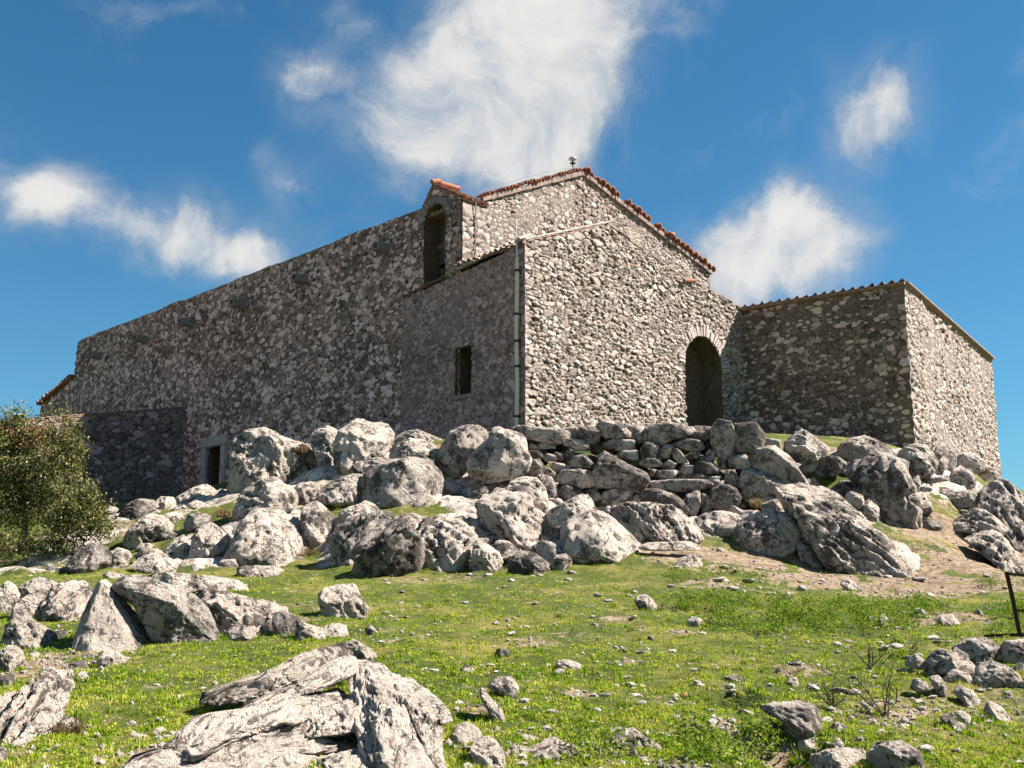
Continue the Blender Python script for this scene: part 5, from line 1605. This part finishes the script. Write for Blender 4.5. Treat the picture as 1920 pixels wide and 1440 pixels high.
def anx_top(u):
    return np.interp(u, [-8.5, 0], [5.62, 7.18])


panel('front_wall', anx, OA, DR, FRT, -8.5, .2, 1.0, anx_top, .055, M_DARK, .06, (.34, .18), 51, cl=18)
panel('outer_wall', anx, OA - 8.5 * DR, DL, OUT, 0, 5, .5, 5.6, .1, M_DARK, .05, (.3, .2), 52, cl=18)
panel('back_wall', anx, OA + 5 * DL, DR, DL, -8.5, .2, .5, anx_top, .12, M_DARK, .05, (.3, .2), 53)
a = np.array([*(OA - 8.6 * DR + FRT * .03), 5.60 + CAMZ])
up3 = np.array([*(DR * 8.75), 1.6])
Lr = np.linalg.norm(up3)
tiles('roof', anx, a, n3L, up3 / Lr, 5.2, Lr, M_TILE_OLD, .24, .04, .03)

# low block beyond the far end of the nave
sac = empty('sacristy', CH(2, 35, 3), church)
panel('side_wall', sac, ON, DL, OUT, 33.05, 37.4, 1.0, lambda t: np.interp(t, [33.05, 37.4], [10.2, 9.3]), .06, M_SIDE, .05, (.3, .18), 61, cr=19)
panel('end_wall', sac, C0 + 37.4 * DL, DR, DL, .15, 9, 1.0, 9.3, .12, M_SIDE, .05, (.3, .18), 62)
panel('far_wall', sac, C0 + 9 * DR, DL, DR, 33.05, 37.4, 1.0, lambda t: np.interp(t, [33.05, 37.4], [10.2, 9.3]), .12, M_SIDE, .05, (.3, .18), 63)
a = CH(-.05, 37.6, 9.32)
up3 = CH(-.05, 33.1, 10.26) - a
Lr = np.linalg.norm(up3)
tiles('roof', sac, a, n3R, up3 / Lr, 9.1, Lr, M_TILE, .24, .05)
barrels('verge_tiles', sac, CH(.1, 33.2, 10.27), CH(.1, 37.5, 9.37), n3R, M_TILE_OLD, .28, .1, .5, 0, 66).location += Vector((*(OUT * .15), 0))

# finial on the gable peak
pk = CH(5.55, T0 + .15, 14.45)
fn = empty('roof_finial', pk)
tag(fn, 'small two-tiered mushroom-shaped metal cap on the peak of the church gable', 'finial')
f1 = MB()
f1.tube([pk, pk + np.array([0, 0, .34])], .022, 8)
f1.build('stem', M_IRON, fn)
f1 = MB()
f1.lathe(pk, [(.002, .21), (.1, .19), (.1, .165), (.002, .16)], 16)
f1.build('lower_disc', M_IRON, fn)
f1 = MB()
f1.lathe(pk, [(.002, .30), (.14, .31), (.15, .35), (.1, .40), (.002, .42)], 18)
f1.build('cap', M_ZINC, fn, sm=True)

# distant hut at the far left
HB = P(-30, 900, 38)
hut = empty('stone_hut', (HB[0] - 1, HB[1], 1.5 + CAMZ))
tag(hut, 'small stone hut with an orange tiled roof behind the tree at the left edge', 'hut')
hx, hy = np.array([.97, .24]), np.array([-.24, .97])
O_ = np.array([HB[0] - 4.5, HB[1] - 1])
panel('wall', hut, O_, hx, -hy, 0, 6.3, .5, 4.75, .1, M_FACADE, .05, (.35, .2), 71)
panel('wall', hut, O_ + 6.3 * hx, hy, hx, 0, 4, .5, lambda t: np.interp(t, [0, 2, 4], [4.75, 5.55, 4.75]), .1, M_FACADE, .05, (.35, .2), 72)
panel('wall', hut, O_ + 4 * hy, hx, hy, 0, 6.3, .5, 4.75, .15, M_FACADE, .05, (.35, .2), 73)
panel('wall', hut, O_, hy, -hx, 0, 4, .5, lambda t: np.interp(t, [0, 2, 4], [4.75, 5.55, 4.75]), .15, M_FACADE, .05, (.35, .2), 74)
for (oo, dd) in ((O_ - hy * .25 - hx * .15, hy), (O_ + hy * 4.25 - hx * .15, -hy)):
    up3 = np.array([*(dd * 2.25), .92])
    Lr = np.linalg.norm(up3)
    tiles('roof', hut, np.array([*oo, 4.72 + CAMZ]), np.array([*hx, 0]), up3 / Lr, 6.6, Lr, M_TILE, .26, .06)

# ------------------------------------------------------------------ gate at the right edge
GY_ = 12.5
gt = empty('metal_gate', P(1912, 1192, GY_))
tag(gt, 'rusty iron gate frame leaning at the right edge above the stone heap', 'gate')
for nm, pts, r in (('post', [(1886, 1073), (1898, 1125), (1911, 1192)], .021), ('top_rail', [(1886, 1076), (1925, 1080), (2120, 1096)], .017), ('middle_rail', [(1903, 1145), (1930, 1146), (2130, 1152)], .015),
                   ('bottom_rail', [(1846, 1193), (1911, 1190), (2140, 1196)], .018), ('post', [(2120, 1094), (2140, 1198)], .02)):
    m_ = MB()
    r *= .78
    pp = [P(u, v, GY_ + .02 * k) for k, (u, v) in enumerate(pts)]
    for a, b in zip(pp[:-1], pp[1:]):
        d = b - a
        L_ = np.linalg.norm(d)
        d = d / L_
        n_ = np.cross(d, (0, 1, 0))
        n_ /= np.linalg.norm(n_)
        f_ = np.cross(d, n_)
        m_.box((a + b) / 2 - f_ * 0, d * (L_ / 2 + r * .4), n_ * r, f_ * .006)
        m_.box((a + b) / 2 + f_ * r + n_ * r, d * (L_ / 2 + r * .4), n_ * .006, f_ * (r - .007))
    m_.build(nm, M_IRON, gt)

# ------------------------------------------------------------------ vegetation
def blades(xy, h0, h1, w0, seed, bend=.6):
    """one or two triangles per blade, standing on the ground"""
    rs_ = np.random.RandomState(seed)
    n = len(xy)
    z = hgt(xy[:, 0], xy[:, 1])
    a = rs_.uniform(0, 2 * math.pi, n)
    h = rs_.uniform(h0, h1, n)
    w_ = w0 * rs_.uniform(.6, 1.4, n)
    ln = rs_.uniform(.1, bend, n) * h * 1.4
    la = rs_.uniform(0, 2 * math.pi, n)
    bx = np.stack([np.cos(a) * w_, np.sin(a) * w_, np.zeros(n)], 1)
    b = np.c_[xy, z - .008]
    tip = b + np.stack([np.cos(la) * ln, np.sin(la) * ln, h], 1)
    V = np.stack([b - bx, b + bx, tip], 1).reshape(-1, 3)
    return V, np.arange(3 * n).reshape(-1, 3)


rs = np.random.RandomState(8)
N = 620000
Yv = 1 / (1 / 6.8 - rs.uniform(size=N) * (1 / 6.8 - 1 / 31.5))
Xv = Yv * rs.uniform(-.76, .76, N)
dd = dirt_at(Xv, Yv)
pat = fbm(np.stack([Xv * 1.7, Yv * 1.7, Xv * 0], 1), 3, 91)
cl = fbm(np.stack([Xv * 9, Yv * 9, Xv * 0], 1), 2, 93)
keep = (rs.uniform(size=N) < np.clip(1.0 - 1.9 * dd + 1.1 * cl, 0, 1) * (.55 + .6 * (pat > -.12)) * (bed_at(Xv, Yv) < .35))
Xv, Yv, dd, pat, cl = Xv[keep], Yv[keep], dd[keep], pat[keep], cl[keep]
# scattered taller tufts, many of them against the foot of the rocks
NT_ = 3200
cx_, cy_ = [], []
for (a, b, r) in FOOT:
    if 7 < b < 22:
        for _ in range(int(14 * r + 5)):
            t = rs.uniform(0, 2 * math.pi)
            cx_.append(a + math.cos(t) * r * rs.uniform(.85, 1.15))
            cy_.append(b + math.sin(t) * r * rs.uniform(.6, 1.1))
cx_, cy_ = np.array(cx_), np.array(cy_)
near_ = np.array([np.argmin((Xv - a) ** 2 + (Yv - b) ** 2) for a, b in zip(cx_, cy_)])
ok_ = np.hypot(Xv[near_] - cx_, Yv[near_] - cy_) < .15
tu = np.r_[near_[ok_], rs.randint(0, len(Xv), NT_)][:NT_]
tu = np.repeat(tu, 34)
Xt = Xv[tu] + rs.normal(0, .035, len(tu))
Yt = Yv[tu] + rs.normal(0, .035, len(tu))
Xv, Yv, dd, pat = np.r_[Xv, Xt], np.r_[Yv, Yt], np.r_[dd, dd[tu]], np.r_[pat, pat[tu] - .25 + np.repeat(rs.normal(0, .25, NT_), 34)]
cl = np.r_[cl, np.repeat(rs.uniform(.5, 1.7, NT_), 34)]
hs = .6 + .7 * np.clip(cl + .4, 0, 2.2)
V, F = blades(np.stack([Xv, Yv], 1), .012, .033, .0085, 3)
V = V.reshape(-1, 3, 3)
V[:, 2, 2] = V[:, 0, 2] + (V[:, 2, 2] - V[:, 0, 2]) * hs
tint = np.clip(.42 + .55 * pat + rs.normal(0, .22, len(Xv)) + .35 * (dd - .2), 0, .92)
tint = np.where(rs.uniform(size=len(Xv)) < .035, .97, tint)
go = link('meadow_grass', mesh_np('meadow_grass', V.reshape(-1, 3), F, M_GRASS, {'tint': np.repeat(tint, 3)}, False))
tag(go, 'short cropped green grass covering the sloping meadow', 'grass', kind='stuff')


def leaves(cent, n, spread, size, rs_, flat=.6):
    """n small leaf quads scattered round each centre"""
    c = np.repeat(cent, n, 0)
    p = c + rs_.normal(size=c.shape) * spread
    a = rs_.normal(size=p.shape)
    a /= np.linalg.norm(a, axis=1, keepdims=True)
    u = np.cross(a, rs_.normal(size=p.shape))
    u /= np.linalg.norm(u, axis=1, keepdims=True)
    v = np.cross(a, u)
    s_ = size * rs_.uniform(.6, 1.35, len(p))[:, None]
    V = np.stack([p - u * s_, p - v * s_ * flat + a * s_ * .15, p + u * s_, p + v * s_ * flat + a * s_ * .15], 1).reshape(-1, 3)
    return V, np.arange(len(V)).reshape(-1, 4), p


# low leafy weeds on the bank
pts = []
for (u0, u1, v0, v1, k) in [(1260, 1440, 1072, 1098, 300), (1270, 1480, 1118, 1150, 800), (1470, 1740, 1125, 1180, 1500), (1330, 1640, 1150, 1195, 800), (1680, 1780, 1130, 1165, 320), (1855, 1920, 1130, 1190, 420), (1830, 1870, 1085, 1105, 110),
                            (1700, 1730, 1020, 1036, 50), (1270, 1460, 1370, 1440, 420), (1080, 1240, 1380, 1430, 160), (0, 60, 1040, 1075, 260), (60, 200, 1050, 1075, 240), (620, 640, 960, 985, 60)]:
    cu, cv = (u0 + u1) / 2, (v0 + v1) / 2
    for _ in range(k):
        u, v = rs.uniform(u0, u1), rs.uniform(v0, v1)
        Y = ground_at(u, v, 6.8, 40)
        q = P(u, v, Y)
        if float(pnoise(np.array([[q[0] * 2.6, q[1] * 2.6, 3.]]), 5)[0]) < .03:
            continue
        pts.append((q[0], q[1], float(hgt(q[0], q[1])[0]) + rs.uniform(.0, .07 + .22 * max(0., float(pnoise(np.array([[q[0] * 2.6, q[1] * 2.6, 3.]]), 5)[0])))))
pts = np.array(pts)
pts = pts[rs.uniform(size=len(pts)) < .62]
V, F, p_ = leaves(pts, 12, np.array([.06, .06, .03]), .017, rs)
tn = np.clip(np.repeat(rs.uniform(0, 1, len(pts)), 12) * .6 + rs.uniform(0, .4, len(p_)), 0, 1)
wo = link('leafy_weeds', mesh_np('leafy_weeds', V, F, M_WEED, {'tint': np.repeat(tn, 4)}, False))
tag(wo, 'bright green low leafy weeds along the bank below the dirt slope', 'weeds', kind='stuff')

# little leaf rosettes all over the meadow give it its broken texture
n = 20000
Yr = 1 / (1 / 6.9 - rs.uniform(size=n) * (1 / 6.9 - 1 / 21.))
Xr = Yr * rs.uniform(-.72, .72, n)
kp = (rs.uniform(size=n) < np.clip(1.1 - 1.8 * dirt_at(Xr, Yr), 0, 1)) & (bed_at(Xr, Yr) < .3) & (pnoise(np.stack([Xr * 1.3, Yr * 1.3, Xr * 0], 1), 8) > -.22)
c3 = np.c_[Xr, Yr, hgt(Xr, Yr) + .014][kp]
V, F, p_ = leaves(c3, 9, np.array([.022, .022, .007]), .0115, rs)
V.reshape(-1, 4, 3)[:, :, 2] += 0
tn = np.clip(np.repeat(rs.uniform(-.1, .8, len(c3)), 9) + rs.uniform(0, .25, len(p_)), 0, .95)
ro = link('meadow_herbs', mesh_np('meadow_herbs', V, F, M_GRASS, {'tint': np.repeat(tn, 4)}, False))
tag(ro, 'tiny leafy herbs growing through the meadow grass', 'herbs', kind='stuff')

# gravel on the dirt
GV, GF = ico(1)
N = 7000
Yg = 1 / (1 / 7.0 - rs.uniform(size=N * 8) * (1 / 7.0 - 1 / 27.))
Xg = Yg * rs.uniform(-.56, .56, N * 8)
dg = dirt_at(Xg, Yg)
kp = rs.uniform(size=N * 8) < np.clip((dg - .3) * 1.6, .015, 1)
Xg, Yg = Xg[kp][:N], Yg[kp][:N]
sc = .008 + .034 * rs.uniform(size=len(Xg)) ** 3
pg = np.c_[Xg, Yg, hgt(Xg, Yg)]
VV = (pg[:, None, :] + GV[None] * sc[:, None, None] * rs.uniform(.5, 1.3, (len(Xg), 1, 3)) * rs.uniform(.75, 1.2, (len(Xg), len(GV), 1))).reshape(-1, 3)
FF = (GF[None] + (np.arange(len(Xg)) * len(GV))[:, None, None]).reshape(-1, 3)
gv = link('gravel', mesh_np('gravel', VV, FF, M_CHIP, None, False))
tag(gv, 'fine pale gravel strewn over the bare dirt', 'gravel', kind='stuff')


# tree and bushes at the left
def tree(name, base, crown, nclump, nleaf, size, label, cat, trunk_r, seed, spread=.11):
    """crown: list of (centre, radii) lobes in world space"""
    rs_ = np.random.RandomState(seed)
    root = tag(empty(name, base), label, cat)
    base = np.asarray(base, float)
    tm = MB()
    tips = []
    top = np.mean([c for c, _ in crown], 0)
    fork = base + (top - base) * .42 + np.array([.05, 0, 0])
    tm.tube([base - np.array([0, 0, .15]), base + (fork - base) * .5 + rs_.uniform(-.06, .06, 3), fork], [trunk_r * 1.3, trunk_r, trunk_r * .85], 8)
    cents = []
    for (c, r) in crown:
        c, r = np.asarray(c, float), np.asarray(r, float)
        mid = fork + (c - fork) * .55 + rs_.uniform(-.12, .12, 3)
        tm.tube([fork, mid, c], [trunk_r * .6, trunk_r * .4, trunk_r * .22], 6)
        for _ in range(6):
            d = rs_.normal(size=3)
            d /= np.linalg.norm(d)
            e_ = c + d * r * .85
            m_ = mid + (e_ - mid) * .5 + rs_.uniform(-.1, .1, 3)
            tm.tube([mid + (c - mid) * rs_.uniform(0, 1), m_, e_], [trunk_r * .25, trunk_r * .16, trunk_r * .06], 5)
        k = int(nclump * np.prod(r) ** (1 / 1.5) / sum(np.prod(x[1]) ** (1 / 1.5) for x in crown))
        d = rs_.normal(size=(k * 3, 3))
        d /= np.linalg.norm(d, axis=1, keepdims=True)
        rad = rs_.uniform(.35, 1.08, (k * 3, 1)) ** .7
        q = c + d * rad * r
        gap = fbm(q * 2.2, 2, seed)
        q = q[gap > -.08][:k]
        cents.append(q)
    cents = np.concatenate(cents)
    tm.build('trunk', M_BARK, root)
    V, F, p_ = leaves(cents, nleaf, spread, size, rs_, .55)
    tn = np.clip(np.repeat(rs_.normal(.5, .2, len(cents)), nleaf) + rs_.normal(0, .2, len(p_)), 0, 1)
    place('crown', V, F, M_LEAF, base, root, {'tint': np.repeat(tn, 4)}, False)
    return root


YT = 26.5
k_ = YT / 2000


def lobe(u, v, ru, rv, dy=0.):
    return P(u, v, YT + dy), np.array([ru * k_, .5 * (ru + rv) * k_, rv * k_])


tree('holm_oak', np.array([*P(35, 1042, YT)[:2], hgt(*P(35, 1042, YT)[:2])[0]]),
     [lobe(60, 880, 75, 80), lobe(5, 900, 70, 90, .3), lobe(100, 850, 50, 60, -.2), lobe(105, 800, 35, 34), lobe(20, 820, 45, 45, .2), lobe(25, 780, 26, 22), lobe(115, 920, 45, 50, -.4), lobe(40, 950, 80, 55, -.2), lobe(-50, 860, 80, 90), lobe(138, 835, 22, 40, -.1)],
     1350, 26, .033, 'olive-green evergreen oak with a dense fine-leaved crown beside the dark annex wall', 'tree', .075, 4)
YT = 24.6
k_ = YT / 2000
tree('shrub', np.array([*P(150, 1050, YT)[:2], hgt(*P(150, 1050, YT)[:2])[0]]),
     [lobe(150, 965, 40, 45), lobe(180, 940, 24, 36, .1), lobe(120, 1000, 45, 45, -.1), lobe(185, 990, 25, 30)], 330, 22, .034, 'smaller sparse evergreen bush between the tree and the rocks', 'bush', .03, 9, .09)
tree('shrub', np.array([*P(60, 1062, YT)[:2], hgt(*P(60, 1062, YT)[:2])[0]]),
     [lobe(85, 1030, 50, 26), lobe(10, 1025, 45, 30, .4)], 160, 20, .034, 'low dark undergrowth bush under the evergreen oak', 'bush', .02, 12, .08)

# dry tufts in the rock gaps
for (u, v, Y, w_, lab) in [(580, 1040, 22.6, .2, 'brown dry tuft at the foot of the upright rounded boulder'), (418, 962, 24.4, .16, 'brown dry tuft below the doorway rocks'),
                           (565, 842, 28.6, .2, 'tawny moss tuft on top of the broad humped boulder'), (128, 1375, 8.6, .1, 'straw-coloured dry weed clump beside the lower left outcrop'), (1420, 944, 24.8, .16, 'dry grass tuft at the right foot of the terrace wall')]:
    b = P(u, v + 6, Y)
    rs_ = np.random.RandomState(int(u))
    n = 260
    bb = b + rs_.normal(size=(n, 3)) * np.array([w_ * .45, w_ * .35, .02])
    tp = bb + np.stack([rs_.normal(0, .5, n) * w_, rs_.normal(0, .4, n) * w_, rs_.uniform(.5, 1.3, n) * w_], 1)
    sd_ = rs_.normal(size=(n, 3)) * .008
    V = np.stack([bb - sd_, bb + sd_, tp], 1).reshape(-1, 3)
    o = place('dry_tuft', V, np.arange(3 * n).reshape(-1, 3), M_DRY, b, None, {'tint': np.repeat(rs_.uniform(0, 1, n), 3)}, False)
    tag(o, lab, 'grass tuft')

# bare twiggy shrubs at the lower right
for (u, v, h_, lab) in [(1632, 1255, 52, 'bare dark twig bush standing in the bright grass, the upper of the twig bushes'), (1660, 1345, 95, 'tallest leafless twig bush above the blotchy rectangular rock'), (1706, 1235, 44, 'thin single dark stem beside the stone heap'),
                        (1505, 1262, 38, 'short bare stem in grass left of the twig bushes'), (1560, 1330, 50, 'low leafless twig bush above the square-headed boulder'), (1240, 1145, 24, 'tiny dark twig beside the grooved twisted stone'), (1120, 1185, 20, 'tiny leaning twig in the open meadow'), (1600, 1300, 40, 'pale broken twigs lying between the twig bushes')]:
    Y = ground_at(u, v)
    b = P(u, v, Y)
    k2 = Y / 2000
    rs_ = np.random.RandomState(int(u + v))
    tm = MB()
    for _ in range(2 if h_ < 45 else 7):
        e_ = b + np.array([rs_.normal(0, .35), rs_.normal(0, .25), rs_.uniform(.55, 1.0)]) * h_ * k2
        m_ = b + (e_ - b) * .5 + rs_.normal(size=3) * h_ * k2 * .06
        tm.tube([b + rs_.normal(size=3) * .012, m_, e_], [.007, .005, .002], 5)
        for _ in range(4):
            f_ = rs_.uniform(.3, .95)
            s_ = b + (e_ - b) * f_
            t_ = s_ + np.array([rs_.normal(0, .3), rs_.normal(0, .3), rs_.uniform(.0, .4)]) * h_ * k2 * .7
            tm.tube([s_, t_], [.004, .0015], 4)
    tag(tm.build('bare_shrub', M_BARK, None, b), lab, 'dead shrub')
